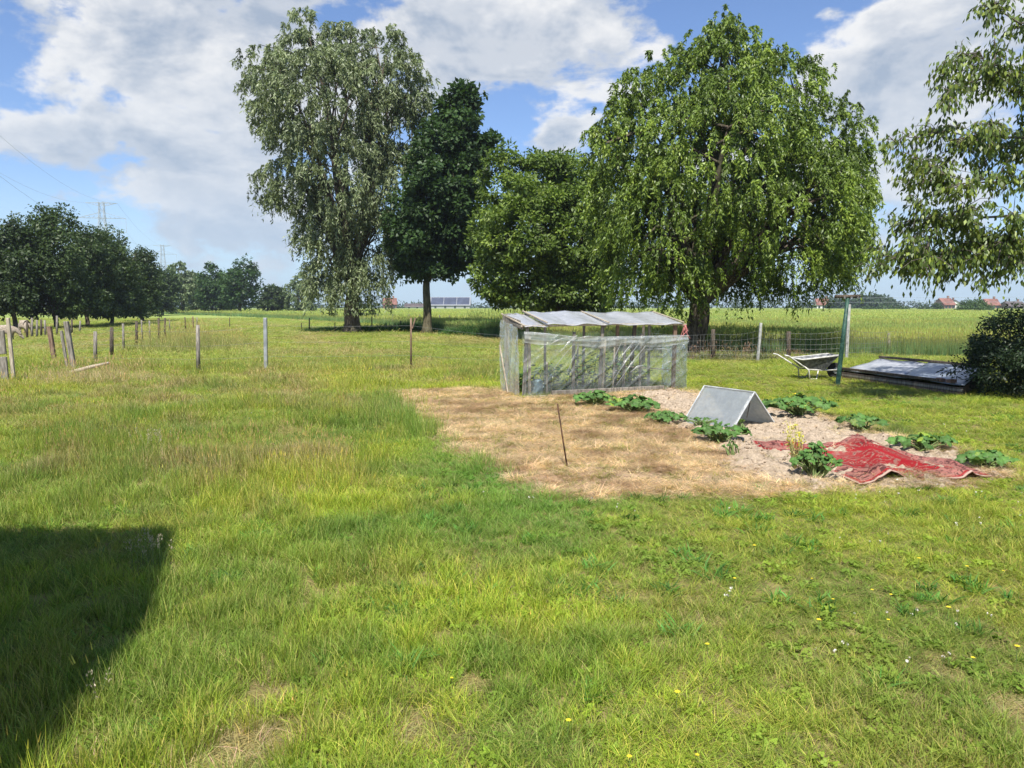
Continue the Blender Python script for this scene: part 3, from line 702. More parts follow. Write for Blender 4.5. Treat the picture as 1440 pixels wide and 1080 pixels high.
# dark oak
tree('oak_tree', 'dark green oak with straight bare trunk right of the tallest willow',
     [(648, 165, 26, 40, 0), (625, 205, 36, 46, 0), (660, 225, 26, 46, 0), (603, 262, 34, 46, -1.5), (640, 275, 40, 48, 0), (585, 320, 44, 44, -1), (636, 330, 40, 32, .5), (612, 368, 38, 26, 0), (663, 355, 24, 20, .6), (583, 372, 20, 16, -.5), (640, 150, 16, 22, 0), (682, 200, 12, 20, 0), (655, 130, 7, 12, 0)],
     48.5, 600, .29, (601, 395), 46000, .62, .30, .20, (.040, .080, .022), (.075, .13, .038), 'clump', 1, 13, bark_='bark_oak', zmin=2.2, fill=.30, twigs=140, cv=.3)
# dense bushy tree
tree('dense_tree', 'dense yellow green bushy tree left of the round willow',
     [(722, 258, 42, 46, 0), (765, 262, 40, 48, .5), (812, 262, 48, 52, .5), (700, 330, 36, 56, 0), (745, 330, 62, 66, -1.5), (805, 340, 58, 70, -1), (835, 330, 30, 60, 1), (695, 398, 32, 36, 0), (745, 395, 55, 40, -1), (805, 402, 55, 40, -.5), (845, 400, 30, 40, .5)],
     40, 783, .34, (783, 425), 80000, .50, .21, .12, (.088, .142, .024), (.27, .34, .055), 'clump', 1, 17, zmin=.9, fill=.18, cv=.45)

# orchard on the left: each its own
def cols(k):
    return [((.04, .068, .02), (.09, .13, .04)), ((.05, .085, .023), (.11, .15, .045)), ((.12, .165, .075), (.24, .29, .14)), ((.035, .075, .018), (.08, .14, .035))][k]
ORCH = [ # px, D, width px, top, bottom, k, label
    (-62, 58, 46, 300, 432, 0, 'dark orchard tree cut by the left edge of the photo'),
    (18, 57, 42, 306, 434, 0, 'broad dark orchard tree nearest the left edge'),
    (76, 60, 52, 286, 436, 1, 'tallest tree of the left orchard with upright shoots'),
    (122, 66, 40, 318, 437, 0, 'dark orchard tree just below the nearer pylon'),
    (160, 73, 34, 322, 438, 1, 'orchard tree with slim pointed top right of the nearer pylon'),
    (196, 86, 30, 346, 439, 0, 'small orchard tree at the right end of the orchard'),
]
for i, (px, D, hw, top, bot, k, lab) in enumerate(ORCH):
    rs = random.Random(40 + i); L = []
    H = bot - top
    for q in range(7):
        a = q / 7 * 6.28 + rs.random(); L.append((px + math.cos(a) * hw * .52, top + H * (.50 + .22 * math.sin(a)), hw * .55, H * .28, rs.uniform(-2, 2)))
        L.append((px + math.cos(a) * hw * .75, top + H * .90, hw * .42, H * .17, rs.uniform(-2, 2)))
    L += [(px - hw * .2, top + H * .26, hw * .38, H * .20, 0), (px + hw * .25, top + H * .22, hw * .26, H * .2, 0), (px - hw * .45, top + H * .72, hw * .5, H * .22, 0), (px + hw * .4, top + H * .74, hw * .5, H * .22, 0), (px - hw * .05, top + H * .06, hw * .10, H * .10, 0), (px + hw * .5, top + H * .18, hw * .09, H * .10, 0)]
    a, b2 = cols(k)
    tree('orchard_tree', lab, L, D, px + rs.uniform(-6, 6), .19, (px, 440), 21000, .5, .25, .15, a, b2, 'clump', 1, 60 + i, 'trees of the orchard on the left', fill=.34, twigs=60, zmin=.7, cv=.35, wob=1.2)
FAR = [(228, 150, 20, 372, 438, 1, 'dark tree below the farther pylon', 'clump'),
       (256, 170, 22, 364, 438, 2, 'pale grey green willow in the far row', 'strand'),
       (298, 165, 22, 372, 438, 3, 'dark tree between the pale willow and the round tree', 'clump'),
       (338, 160, 27, 362, 434, 3, 'round dark tree on a short clear trunk in the far row', 'clump'),
       (383, 175, 20, 402, 438, 0, 'low dark shrubby tree with open fork in the far row', 'clump'),
       (424, 170, 25, 380, 438, 2, 'pale willow partly behind the tallest tree', 'strand'),
       (205, 140, 18, 366, 438, 1, 'tree filling the gap right of the orchard', 'clump'),
       (276, 190, 18, 384, 438, 2, 'low pale shrub behind the far row', 'clump'), (318, 190, 16, 380, 437, 3, 'second dark tree left of the round one', 'clump'),
       (20, 190, 40, 402, 438, 3, 'far hedge tree seen behind the orchard at the left edge', 'clump'), (110, 190, 40, 400, 438, 3, 'far hedge tree seen behind the middle of the orchard', 'clump'), (165, 190, 32, 398, 438, 0, 'far hedge tree seen behind the end of the orchard', 'clump')]
for i, (px, D, hw, top, bot, k, lab, st) in enumerate(FAR):
    rs = random.Random(90 + i); H = bot - top
    L = [(px + rs.uniform(-.25, .25) * hw, top + H * .26, hw * .55, H * .26, 0), (px - hw * .42, top + H * .45, hw * .52, H * .27, 0), (px + hw * .42, top + H * .46, hw * .52, H * .28, 1), (px, top + H * .55, hw * .72, H * .30, -1), (px - hw * .35, top + H * .78, hw * .5, H * .2, 0), (px + hw * .35, top + H * .78, hw * .5, H * .2, 0)]
    a, b2 = cols(k)
    tree('field_tree', lab, L, D, px, .3, (px, 437), 5200, 1.0, .62, .36, a, b2, st, 2.0, 110 + i, 'row of trees at the far side of the meadow', fill=.2, twigs=16, zmin=.5, cv=.35)

# lone round bush on the far field and small field bushes
def bush(name, label, px, D, hw, top, bot, n, cr, ll, col, tip, seed, group=None, zmin=.05):
    rs = random.Random(seed); H = bot - top; s = D / 1080
    L = [(px - hw * .5, bot - H * .38, hw * .5, H * .42, 0), (px + hw * .45, bot - H * .38, hw * .52, H * .4, 0), (px, bot - H * .52, hw * .6, H * .5, 0), (px, bot - H * .3, hw * .8, H * .3, -hw * .4 * s)]
    lb = lobes_px(L, D); bx = A(px, 431, D).x; root = empty(name, (bx, D, 0)); tag(root, label, 'bush', group)
    P_, Ax, Nm, LL, W, C, cp = crown(lb, n, cr, ll, ll * .6, col, tip, 'clump', 1, seed, .2, .3, zmin); off = np.array([bx, D, 0.0])
    link_mesh('foliage', leaves_mesh('foliage', P_ - off, Ax, Nm, LL, W, C), M['leaf'], root)
    sb = MB(); 
    for q in range(5): e = Vector(cp[rs.randrange(len(cp))] - off); sb.tube([(rs.uniform(-.1, .1), rs.uniform(-.1, .1), -.05), e * .5 + Vector((0, 0, .1)), e], [.08 * hw * s / 2 + .02, .03 * hw * s / 2 + .01, .01], 5)
    sb.build('stems', M['bark'], root, smooth=True)
    return root
bush('round_bush', 'lone round green bush standing in the far right field', 1370, 200, 24, 421, 441, 3500, .7, .5, (.06, .11, .03), (.12, .18, .06), 301)
for i, (px, hw, top) in enumerate([(1222, 9, 431), (1243, 16, 429), (1268, 10, 431), (1298, 8, 430), (1318, 7, 428)]):
    bush('field_bush', ['leftmost low bush on the far field edge', 'widest low bush on the far field edge', 'low bush on the far field edge, third from the left', 'small bush on the far field edge, fourth from the left', 'rounded bush beside the far red roofed house'][i],
         px, 300, hw, top, 438, 900, .8, .8, (.05, .09, .03), (.10, .15, .06), 320 + i, 'low bushes along the far field edge')
# dark evergreen at the right edge
lbs = [(np.array([10.6, 14.6, .85]), np.array([1.75, 1.5, .95])), (np.array([10.0, 14.4, .5]), np.array([1.45, 1.3, .6])), (np.array([11.6, 14.8, 1.05]), np.array([1.7, 1.5, .95])), (np.array([10.9, 14.0, .5]), np.array([1.9, 1.1, .6])), (np.array([10.2, 15.2, .95]), np.array([1.1, 1.0, .65])), (np.array([12.8, 15.0, 1.0]), np.array([1.8, 1.6, 1.1]))]
root = empty('evergreen_shrub', (10.9, 14.6, 0)); tag(root, 'dark dense spreading evergreen shrub at the right edge', 'shrub')
P_, Ax, Nm, LL, W, C, cp = crown(lbs, 70000, .20, .075, .032, (.018, .035, .014), (.05, .085, .03), 'clump', 1, 401, .16, .4, .02)
P_[:, 2] = np.maximum(P_[:, 2], .03); off = np.array([10.9, 14.6, 0]); link_mesh('foliage', leaves_mesh('foliage', P_ - off, Ax, Nm, LL, W, C), M['leaf'], root)
sb = MB(); rs = random.Random(5)
for q in range(26):
    e = Vector(cp[rs.randrange(len(cp))] - off); sb.tube([(rs.uniform(-.15, .15), rs.uniform(-.15, .15), -.05), e * .5, e], [.04, .02, .006], 5)
sb.build('stems', M['bark'], root, smooth=True)

# cherry tree on the right: boughs worked out one by one, leaves hanging from twigs
TB = Vector((14.2, 14.6, 0)); root = empty('cherry_tree', TB); tag(root, 'cherry tree whose leafy boughs hang in from the upper right corner', 'tree')
rs = random.Random(77); wd = MB(); Rn = np.random.default_rng(78); LP = []; LA = []
def q3(a, b_, s, arch):
    p = a.lerp(b_, s); p = p + Vector((0, 0, arch * 4 * s * (1 - s))); return p
wd.tube([(0, 0, -.05), (.05, 0, .8), (-.05, .05, 1.9), (-.1, 0, 2.9), (0, .1, 4.5), (.2, 0, 6.5)], [.26, .20, .19, .18, .12, .05], 12)
def twig_leaves(p0, p1, n, spread=.06):
    for _ in range(n):
        s = rs.random(); p = p0.lerp(p1, s) + Vector((rs.gauss(0, spread), rs.gauss(0, spread), rs.gauss(0, spread) - .02))
        LP.append(tuple(p)); a = (p1 - p0).normalized() * .45 + Vector((rs.gauss(0, .35), rs.gauss(0, .35), -1.0 + rs.gauss(0, .3))); LA.append(tuple(a))
TIPS = [(1326, 88, 13.2), (1350, 72, 13.8), (1338, 140, 12.9), (1372, 110, 13.4), (1400, 60, 13.2), (1385, 8, 13.6), (1420, 40, 14.2), (1248, 190, 13.6), (1275, 215, 13.0), (1300, 186, 13.8), (1320, 235, 12.8), (1262, 255, 13.6), (1290, 280, 13.0), (1350, 200, 13.6), (1385, 175, 12.9),
        (1258, 312, 13.4), (1285, 335, 12.9), (1232, 352, 13.4), (1222, 374, 13.2), (1262, 378, 13.8), (1300, 372, 12.7), (1322, 385, 13.4), (1355, 375, 12.9), (1385, 392, 13.2), (1412, 382, 13.7), (1330, 310, 13.3), (1365, 290, 12.6), (1395, 330, 13.2), (1400, 250, 13.0), (1425, 300, 12.6), (1340, 345, 13.8), (1375, 235, 14.0),
        (1430, 130, 13.2), (1436, 190, 13.6), (1434, 370, 12.9), (1310, 300, 14.2), (1345, 265, 12.4), (1300, 240, 14.0), (1370, 335, 14.0), (1420, 220, 14.2), (1440, 90, 13.0), (1445, 250, 12.8), (1440, 340, 14.0), (1290, 352, 13.6), (1330, 360, 13.0), (1408, 345, 13.0), (1360, 318, 13.2),
        (1395, 120, 14.0), (1380, 200, 12.9), (1460, 30, 13.5), (1475, 120, 13), (1480, 220, 14), (1480, 320, 13), (1470, 385, 13.5), (1530, 60, 13.0), (1540, 180, 12.6), (1545, 300, 13.0), (1600, -20, 13.4), (1600, 250, 12.8), (1650, 120, 13), (1500, -60, 14), (1420, -60, 14), (1560, -120, 14.4)]
BOUGH = []
for (px, py, D, z0) in [(1400, 20, 13.6, 4.6), (1372, 110, 13.3, 3.6), (1330, 200, 13.3, 2.9), (1345, 262, 12.9, 2.4), (1318, 322, 13.2, 2.0), (1300, 372, 13.2, 1.8), (1390, 350, 13.8, 1.9), (1420, 200, 14.0, 3.2), (1500, 60, 13.2, 4.4), (1560, 250, 12.9, 2.6)]:
    e = A(px, py, D) - TB; st = Vector((0, 0, z0)); ln = (e - st).length; N = 12; bp = [st.lerp(e, i / N) + Vector((0, 0, ln * .13 * math.sin(PI * (i / N) ** .8))) + Vector((rs.gauss(0, .07), rs.gauss(0, .10), rs.gauss(0, .07))) * (1 if 0 < i else 0) for i in range(N + 1)]
    wd.tube(bp, [.062 * (1 - .82 * i / N) for i in range(N + 1)], 7, False); BOUGH.append(bp)
for (px, py, D) in TIPS:
    e = A(px, py, D) - TB
    cand = [(((q_ - e).length + max(0, q_.x - e.x < .25) * 2 + max(0, q_.z - e.z) * .5), bi, i) for bi, bp in enumerate(BOUGH) for i, q_ in enumerate(bp) if i >= 3]
    _, bi, i0 = min(cand); st = BOUGH[bi][i0]
    ln = (e - st).length; arch = ln * rs.uniform(.0, .10); N = 6
    pts = [q3(st, e, i / N, arch) + Vector((rs.gauss(0, .05), rs.gauss(0, .06), rs.gauss(0, .05))) * (1 if 0 < i < N else 0) for i in range(N + 1)]
    r0 = .010 + .005 * ln; wd.tube(pts, [max(.006, r0 * (1 - .85 * i / N)) for i in range(N + 1)], 6, False)
    for i in range(1, N + 1):
        for rep in range(3 if i < N else 2):
            p = pts[i - 1].lerp(pts[i], rs.random()); d0 = (pts[i] - pts[i - 1]).normalized()
            sd_ = Vector((rs.gauss(0, .8), rs.gauss(0, .8), rs.gauss(-.1, .5))) + d0 * .9
            q_ = p + sd_.normalized() * rs.uniform(.18, .48); m_ = p.lerp(q_, .5) + Vector((0, 0, .03)); q_ = q_ - Vector((0, 0, .06))
            wd.tube([p, m_, q_], [.008, .006, .003], 4, False); twig_leaves(m_, q_, 7); twig_leaves(p, m_, 3)
        twig_leaves(pts[i - 1], pts[i], 4, .08)
    twig_leaves(pts[-2], pts[-1], 12, .07)
n = len(LP); LP = np.array(LP); LA = np.array(LA); Nm = Rn.normal(0, 1, (n, 3)) + np.array([0, -.5, .4])
# rest of the crown outside the frame
lbo = [(np.array([1.0, .5, 5.5]), np.array([3.0, 3.0, 2.6])), (np.array([2.5, 0, 4.0]), np.array([2.6, 3, 1.6])), (np.array([0.5, .5, 7.4]), np.array([2.0, 2.2, 1.6]))]
P_, Ax, Nm2, L2, W2, C2, cp = crown(lbo, 14000, .45, .15, .07, (.07, .105, .028), (.18, .21, .07), 'clump', 1, 402, .3, .3, 1.8)
C1 = np.array([.10, .148, .028])[None] * Rn.uniform(.65, 1.35, (n, 1)); yb = Rn.random(n)[:, None] < .25; C1 = np.where(yb, C1 * np.array([2.1, 1.8, 1.5]), C1)
V_ = (np.concatenate([LP, P_]), np.concatenate([LA, Ax]), np.concatenate([Nm, Nm2]), np.concatenate([Rn.uniform(.09, .145, n), L2]), np.concatenate([Rn.uniform(.038, .062, n), W2]), np.concatenate([C1, C2]))
limb2 = limbs((0, 0, 2.9), lbo, .13, cp, 8); wd.add(limb2.v, limb2.f)
wd.build('trunk', M['bark_cherry'], root, smooth=True)
link_mesh('crown', leaves_mesh('crown', *V_), M['leaf_willow'], root)
print('cherry leaves', n)

# far woods: masses no one could count
def woods(name, label, runs, seed, col=(.045, .075, .035)):
    R = np.random.default_rng(seed); lb = []
    for (px0, px1, D, top, step) in runs:
        s = D / 1080; px = px0
        while px < px1:
            h = (436 - top) * R.uniform(.65, 1.05) * .5; w_ = step * R.uniform(.7, 1.3); c = A(px, 436 - h, D + R.uniform(-8, 8)); lb.append((np.array([c.x, c.y, c.z]), np.array([w_ * s, w_ * s * .8, h * s]))); px += step * R.uniform(.6, 1.0)
    P_, Ax, Nm, L, W, C, cp = crown(lb, 22000, 2.2, 2.0, 1.4, col, (.09, .125, .06), 'clump', 1, seed, .15, .5, .1)
    tag(link_mesh(name, leaves_mesh(name, P_, Ax, Nm, L, W, C), M['leaf']), label, kind='stuff')
woods('distant_woods', 'hazy line of distant woods along the horizon', [(-600, 380, 520, 425, 13), (380, 720, 640, 424, 12), (700, 1190, 560, 421, 13), (1250, 2050, 600, 424, 13), (1500, 1900, 420, 418, 16)], 501)
bw = [(1172, 9, 420), (1190, 15, 417), (1212, 14, 415), (1232, 21, 413), (1248, 11, 419)]
for i, (px, hw, top) in enumerate(bw):
    tree('distant_tree', ['small dark tree between the far red roof and the washing pole', 'dark tree directly behind the top of the washing pole', 'dark tree just right of the washing pole top', 'broadest of the distant trees right of the washing pole', 'last distant tree before the open horizon on the right'][i],
         [(px - hw * .4, top + 9, hw * .55, 8, 0), (px + hw * .4, top + 10, hw * .55, 8, 2), (px, top + 7, hw * .5, 7, 0), (px, top + 14, hw * .9, 7, -3)], 390, px, .4, (px, 432), 2200, 1.5, 1.2, .9, (.045, .08, .035), (.08, .12, .05), 'clump', 1, 520 + i, 'distant trees right of the washing pole', zmin=.4, twigs=0)
# ------------------------------------------------------------------ plastic greenhouse
O = G(735, 559); E_ = G(962, 549); SD = Vector((E_.x - O.x, E_.y - O.y, 0)); GL = SD.length; SD.normalize()
TD = Vector((-SD.y, SD.x, 0)); ang = math.atan2(SD.y, SD.x)
gh = empty('plastic_greenhouse', (O.x, O.y, 0), ang)
tag(gh, 'low home made greenhouse of wooden posts wrapped in clear plastic film', 'greenhouse')
DP = .95; rs = random.Random(3)
print('greenhouse', O, GL)
def post(s, t_, h, w, lean=0, m='wood_grey', name='post', z0=-.05, leant=0):
    b = MB(); b.bar((s, t_, z0), (s + lean, t_ + leant, h), w, w * .8, (0, 1, 0))
    return b.build(name, M[m], gh, bevel=.004)
post(.03, .03, 1.33, .06, .07); post(.16, .05, 1.22, .05, -.01, 'wood_pale'); post(1.05, .04, 1.22, .055, .02, 'wood_grey')
post(1.62, .04, 1.36, .06, .06, 'wood_grey'); post(1.72, .10, 1.1, .035, .05, 'wood_pale'); post(2.15, .06, 1.08, .045, .04, 'wood_grey'); post(2.52, .06, 1.16, .045, .03)
post(3.28, .03, 1.36, .07, .02, 'wood_brown')
post(.02, DP, 1.5, .05); post(.85, DP, 1.5, .045); post(1.70, DP, 1.52, .05, .02); post(2.45, DP, 1.5, .06, .05, 'wood_brown'); post(2.78, DP, 1.5, .07, .14, 'wood_dark'); post(3.25, DP, 1.5, .05)
post(.62, .3, .62, .035, 0, 'wood_pale', 'stake'); post(1.35, .5, 1.0, .03, .02, 'wood_pale', 'stake'); post(1.95, .45, .95, .028, -.02, 'wood_pale', 'stake'); post(2.0, .2, .9, .03, .03, 'wood_pale', 'stake')
def rail(a, b_, w, m, name='rail', h=None):
    q = MB(); q.bar(a, b_, w, h or w); return q.build(name, M[m], gh, bevel=.003)
rail((-.04, 0, 1.335), (GL * .5, .0, 1.35), .035, 'wood_pale'); rail((GL * .5, .004, 1.355), (GL + .02, .0, 1.34), .035, 'wood_pale')
rail((-.05, DP, 1.53), (GL, DP, 1.53), .04, 'wood_grey'); rail((0, -.0, 1.30), (0, DP + .05, 1.49), .05, 'wood_grey'); rail((GL, 0, 1.31), (GL, DP, 1.50), .04, 'wood_pale')
rail((1.72, 0, 1.31), (1.72, DP, 1.50), .035, 'wood_grey')
rail((2.2, .1, .52), (GL - .05, .1, .40), .02, 'wood_pale', 'brace')
q = MB(); q.bar((.52, -.17, .06), (2.95, -.15, .07), .06, .13); q.build('base_board', M['wood_grey'], gh, bevel=.006)
q = MB(); q.bar((.0, -.1, .02), (.55, -.12, .02), .12, .03); q.build('threshold_board', M['wood_pale'], gh, bevel=.005)
q = MB(); q.bar((-.10, DP * .55, .0), (-.14, DP * .95, .95), .022, .022); q.build('leaning_stick', M['wood_pale'], gh)
def sheet(name, fn, nu, nv, mat, parent=gh, thick=.003):
    b = MB(); vs = [fn(i / nu, j / nv) for j in range(nv + 1) for i in range(nu + 1)]
    b.add(vs, [(j * (nu + 1) + i, j * (nu + 1) + i + 1, (j + 1) * (nu + 1) + i + 1, (j + 1) * (nu + 1) + i) for j in range(nv) for i in range(nu)])
    o = b.build(name, M[mat], parent, smooth=True)
    if thick: md = o.modifiers.new('thickness', 'SOLIDIFY'); md.thickness = thick
    return o
def fnoise(x, y, s): return float(fbm(np.array([x]), np.array([y]), s)[0]) - .5
def ridge(x): x = x - math.floor(x); return 1 - abs(2 * x - 1)
# front film: sagging between posts with diagonal pull creases
def front(u, v):
    s = -.02 + u * (GL + .04)
    top = 1.22 - .10 * sstep(0, .35, np.float64(u)) + .02 * math.sin(u * 9)
    z = .03 + v * (top - .03)
    dgl = ridge((s * .75 - z * .8) * 1.35) ** 5 * .05 * sstep(.0, .3, np.float64(v)) + ridge((s * .9 - z * 1.2) * 2.3 + .3) ** 7 * .035
    sag = .05 * math.sin(PI * ((s / 1.6) % 1))
    return (s, -.045 - sag * .4 - dgl * 1.0 + fnoise(s * 4, z * 2, 5) * .05, z)
sheet('front_film', front, 130, 46, 'film', thick=0)
def fold(u, v):        # film folded over along the top: a second, whiter layer
    s = .0 + u * (GL + .01); zt = 1.235 - .11 * float(sstep(0, .35, np.float64(u))); hh = .20 + .03 * math.sin(s * 5)
    return (s, -.075 - .02 * math.sin(v * PI) + fnoise(s * 3, v * 2, 8) * .05 - ridge(v * 2.2 + s * .4) ** 3 * .02, zt - v * hh)
sheet('film_fold', fold, 90, 12, 'film_milky', thick=0)
def glint_strip(s0, z0, s1, z1, w_):  # narrow folded strip, its whiter colour stands in for a sun glint
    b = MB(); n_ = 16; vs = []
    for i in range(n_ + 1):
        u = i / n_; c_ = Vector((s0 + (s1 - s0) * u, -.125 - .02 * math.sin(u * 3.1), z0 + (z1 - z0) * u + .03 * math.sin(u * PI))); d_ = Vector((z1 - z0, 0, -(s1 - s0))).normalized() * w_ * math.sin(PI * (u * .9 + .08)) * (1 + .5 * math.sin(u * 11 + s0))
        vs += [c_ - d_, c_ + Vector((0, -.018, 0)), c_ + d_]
    b.add(vs, [(3 * i + k, 3 * i + k + 1, 3 * i + k + 4, 3 * i + k + 3) for i in range(n_) for k in (0, 1)]); b.build('crease_glint', M['film_white'], gh, smooth=False)
for a_ in ((1.06, 1.16, .72, .86, .022), (.98, 1.14, .45, .98, .018), (1.0, 1.0, .55, .5, .010), (1.08, .95, .85, .45, .008), (2.42, 1.02, 1.85, .30, .016), (2.30, 1.05, 1.92, .62, .010), (2.55, .95, 1.9, .18, .014), (2.5, .55, 2.2, .42, .03), (2.0, 1.0, 1.8, .6, .010), (3.25, .82, 2.5, .85, .014), (3.2, .62, 2.9, .52, .010), (1.6, 1.12, .95, 1.08, .016), (.9, 1.13, .1, 1.18, .012)): glint_strip(*a_[:4], a_[4] * .75)
def left(u, v):
    z = .02 + v * (1.26 + u * .18); t_ = -.02 + u * (DP + .1)
    return (-.06 - ridge(u * 3.2 + v * .5) ** 3 * .06 + fnoise(u * 6, z * 2, 12) * .07, t_, z)
sheet('side_film', left, 40, 30, 'film_milky', thick=0)
def right(u, v): return (GL + .05 + fnoise(u * 5, v * 4, 15) * .05, u * DP, .02 + v * 1.06)
sheet('side_film', right, 24, 24, 'film', thick=0)
def back(u, v): return (u * GL, DP + .05 + fnoise(u * 14, v * 3, 18) * .06, .05 + v * 1.15)
sheet('back_film', back, 50, 16, 'film_back', thick=0)
# roof panes, overlapping
def pane(s0, s1, e0, e1, sk, m='roofpane'):
    def f(u, v): return (s0 + u * (s1 - s0) - sk * v, -.08 + v * (DP + .16), e0 + (e1 - e0) * v + .012 * math.sin(u * (s1 - s0) * 9) + fnoise(u * 7, v * 3, 21 + s0) * .035)
    return sheet('roof_pane', f, 50, 14, m, thick=.006)
pane(.02, .48, 1.325, 1.555, .02); pane(.44, 1.82, 1.36, 1.60, .05); pane(1.72, 3.42, 1.35, 1.585, .04)
for (s0, z0) in ((.0, 1.345), (.45, 1.40), (1.74, 1.392), (3.42, 1.385)):
    rail((s0, -.1, z0), (s0 - .05, DP + .08, z0 + .21), .03, 'wood_pale', 'roof_batten', .022)
q = MB(); q.bar((.02, .2, 1.36), (-.05, DP, 1.47), .03, .16); q.build('gable_board', M['wood_grey'], gh, bevel=.004)
q = MB()
for k in range(5): q.tube([(GL - .02 + rs.gauss(0, .02), -.03, 1.33), (GL - .04 + rs.gauss(0, .04), -.06, 1.22), (GL - .06 + rs.gauss(0, .07), -.06, 1.05 + rs.gauss(0, .05))], .006, 5)
q.build('string', plain_mat('faded_red_string', (.45, .16, .15)), gh)

def to_gh(s, t_): p = O + SD * s + TD * t_; return p.x, p.y
# vegetable plants: stems and many flat leaves
def leafy(name, label, cat, x, y, spec, group=None, seed=1, col=(.05, .12, .03), tip=(.10, .20, .05), z=0.0):
    """spec: list of stems (dx, dy, h) with leaf count, leaf size -> thing > stems, foliage"""
    R = np.random.default_rng(seed); rt = empty(name, (x, y, z)); tag(rt, label, cat, group); sb = MB(); P_ = []; Ax = []; Nm = []; LL = []
    for (dx, dy, h, n, l, lean) in spec:
        e = Vector((dx + lean * R.normal(), dy + lean * R.normal(), h)); sb.tube([(dx * .3, dy * .3, -.03), Vector((dx * .8, dy * .8, h * .5)), e], [.010, .008, .004], 5)
        for k in range(n):
            s = R.uniform(.18, 1.0); p = Vector((dx * .3, dy * .3, 0)).lerp(e, s); a = R.uniform(0, 6.28); r_ = R.uniform(0, l * 1.2)
            P_.append((p.x + math.cos(a) * r_, p.y + math.sin(a) * r_, max(.03, p.z + R.uniform(-.03, .05)))); Ax.append((math.cos(a), math.sin(a), R.uniform(-.5, .35))); Nm.append((R.normal(0, .4), R.normal(0, .4), 1)); LL.append(l * R.uniform(.5, 1.2))
    n = len(P_); LL = np.array(LL); C = np.array(col)[None] * R.uniform(.7, 1.35, (n, 1)); C = np.where(R.random((n, 1)) < .2, np.array(tip)[None], C)
    link_mesh('foliage', leaves_mesh('foliage', np.array(P_), np.array(Ax), np.array(Nm), LL, LL * .55, C), M['veg'], rt)
    sb.build('stems', M['stem'], rt, smooth=True)
    return rt
M['stem'] = plain_mat('plant_stem', (.16, .22, .07), .6)
for i, (s, t_, h, lab) in enumerate([(.75, .45, .50, 'bushy tomato plant next to the watering can inside the greenhouse'), (1.2, .5, .42, 'low tomato plant behind the second post inside the greenhouse'), (1.62, .5, .68, 'tomato plant beside the middle post inside the greenhouse'),
                                     (1.98, .45, .72, 'tallest tomato plant right of the middle post inside the greenhouse'), (2.35, .5, .60, 'tomato plant near the shining film creases inside the greenhouse'), (2.75, .55, .4, 'small tomato plant towards the right end inside the greenhouse'), (.2, .55, .34, 'small pale tomato plant left of the watering can inside the greenhouse')]):
    x, y = to_gh(s, t_); R_ = random.Random(i)
    leafy('tomato_plant', lab, 'plant', x, y, [(R_.gauss(0, .09), R_.gauss(0, .09), h * 1.25 * R_.uniform(.75, 1.05), 60, .115, .05) for _ in range(4)], 'tomato plants in the greenhouse', 700 + i)
# watering can
x, y = to_gh(.45, .38); wc = empty('watering_can', (x, y, 0), ang + .2); tag(wc, 'grey blue watering can standing inside the greenhouse by its left end', 'watering can')
M['can'] = plain_mat('grey_blue_metal', (.20, .29, .33), .4, .3, .2, 20)
q = MB(); q.tube([(0, 0, .0), (0, 0, .02), (0, 0, .26), (0, 0, .30)], [.115, .12, .105, .085], 20); q.tube([(.09, 0, .06), (.2, 0, .2), (.3, 0, .33)], [.028, .018, .014], 10); q.tube([(.3, 0, .33), (.335, 0, .36)], [.016, .045], 12)
q.build('body', M['can'], wc, smooth=False)
q = MB(); q.tube([(-.09, 0, .27)] + [(-.09 * math.cos(a), 0, .29 + .13 * math.sin(a)) for a in np.linspace(.2, 2.9, 9)] , .011, 8); q.tube([(-.10, 0, .27), (-.17, 0, .2), (-.16, 0, .1), (-.11, 0, .06)], .011, 8)
q.build('handle', M['can'], wc, smooth=True)

# ------------------------------------------------------------------ small cloche of two leaning sheets
a0 = G(959, 598); a1 = G(1029, 608); c1 = G(1093, 602); c0 = Vector((c1.x - (a1.x - a0.x), c1.y + (a0.y - a1.y), 0))
r1 = Vector(((a1.x + c1.x) / 2 - .02, (a1.y + c1.y) / 2, .52)); r0 = Vector(((a0.x + c0.x) / 2 - .02, (a0.y + c0.y) / 2, .54))
cl = empty('cloche', (a1.x, a1.y, 0)); tag(cl, 'tent shaped cloche of two cloudy plastic sheets standing on the bare soil', 'cloche')
def quad_sheet(name, A0, A1, B1, B0, mat, parent, org, seed, amp=.012, thick=.005):
    def f(u, v):
        p = A0.lerp(A1, u).lerp(B0.lerp(B1, u), v) - org; return (p.x + fnoise(u * 3, v * 3, seed) * amp, p.y, p.z + fnoise(u * 3 + 5, v * 3, seed) * amp * 2)
    return sheet(name, f, 14, 14, mat, parent, thick)
org = Vector((a1.x, a1.y, 0)); up = Vector((0, 0, .015))
quad_sheet('side_sheet', a0 + up, a1 + up, r1, r0, 'polycarb', cl, org, 31); quad_sheet('side_sheet', c0 + up, c1 + up, r1 + Vector((.012, 0, .01)), r0 + Vector((.012, 0, .01)), 'polycarb', cl, org, 35)
q = MB(); 
for (p_, q_) in ((a1, r1), (a0, r0), (r0, r1), (c1, r1)): q.bar(p_ - org + up, q_ - org + Vector((0, 0, .012)), .012)
q.build('taped_edge', plain_mat('clear_tape', (.6, .63, .63), .35), cl)
q = MB(); q.bar(c0 - org + Vector((-.03, 0, .03)), c1 - org + Vector((-.03, 0, .03)), .025, .05); q.build('foot_batten', M['wood_grey'], cl)
q = MB(); q.tube([r1 - org + Vector((-.02, .25, -.38)), r1 - org + Vector((.02, .22, -.10))], .006, 6); q.build('prop_stick', M['wood_dark'], cl)

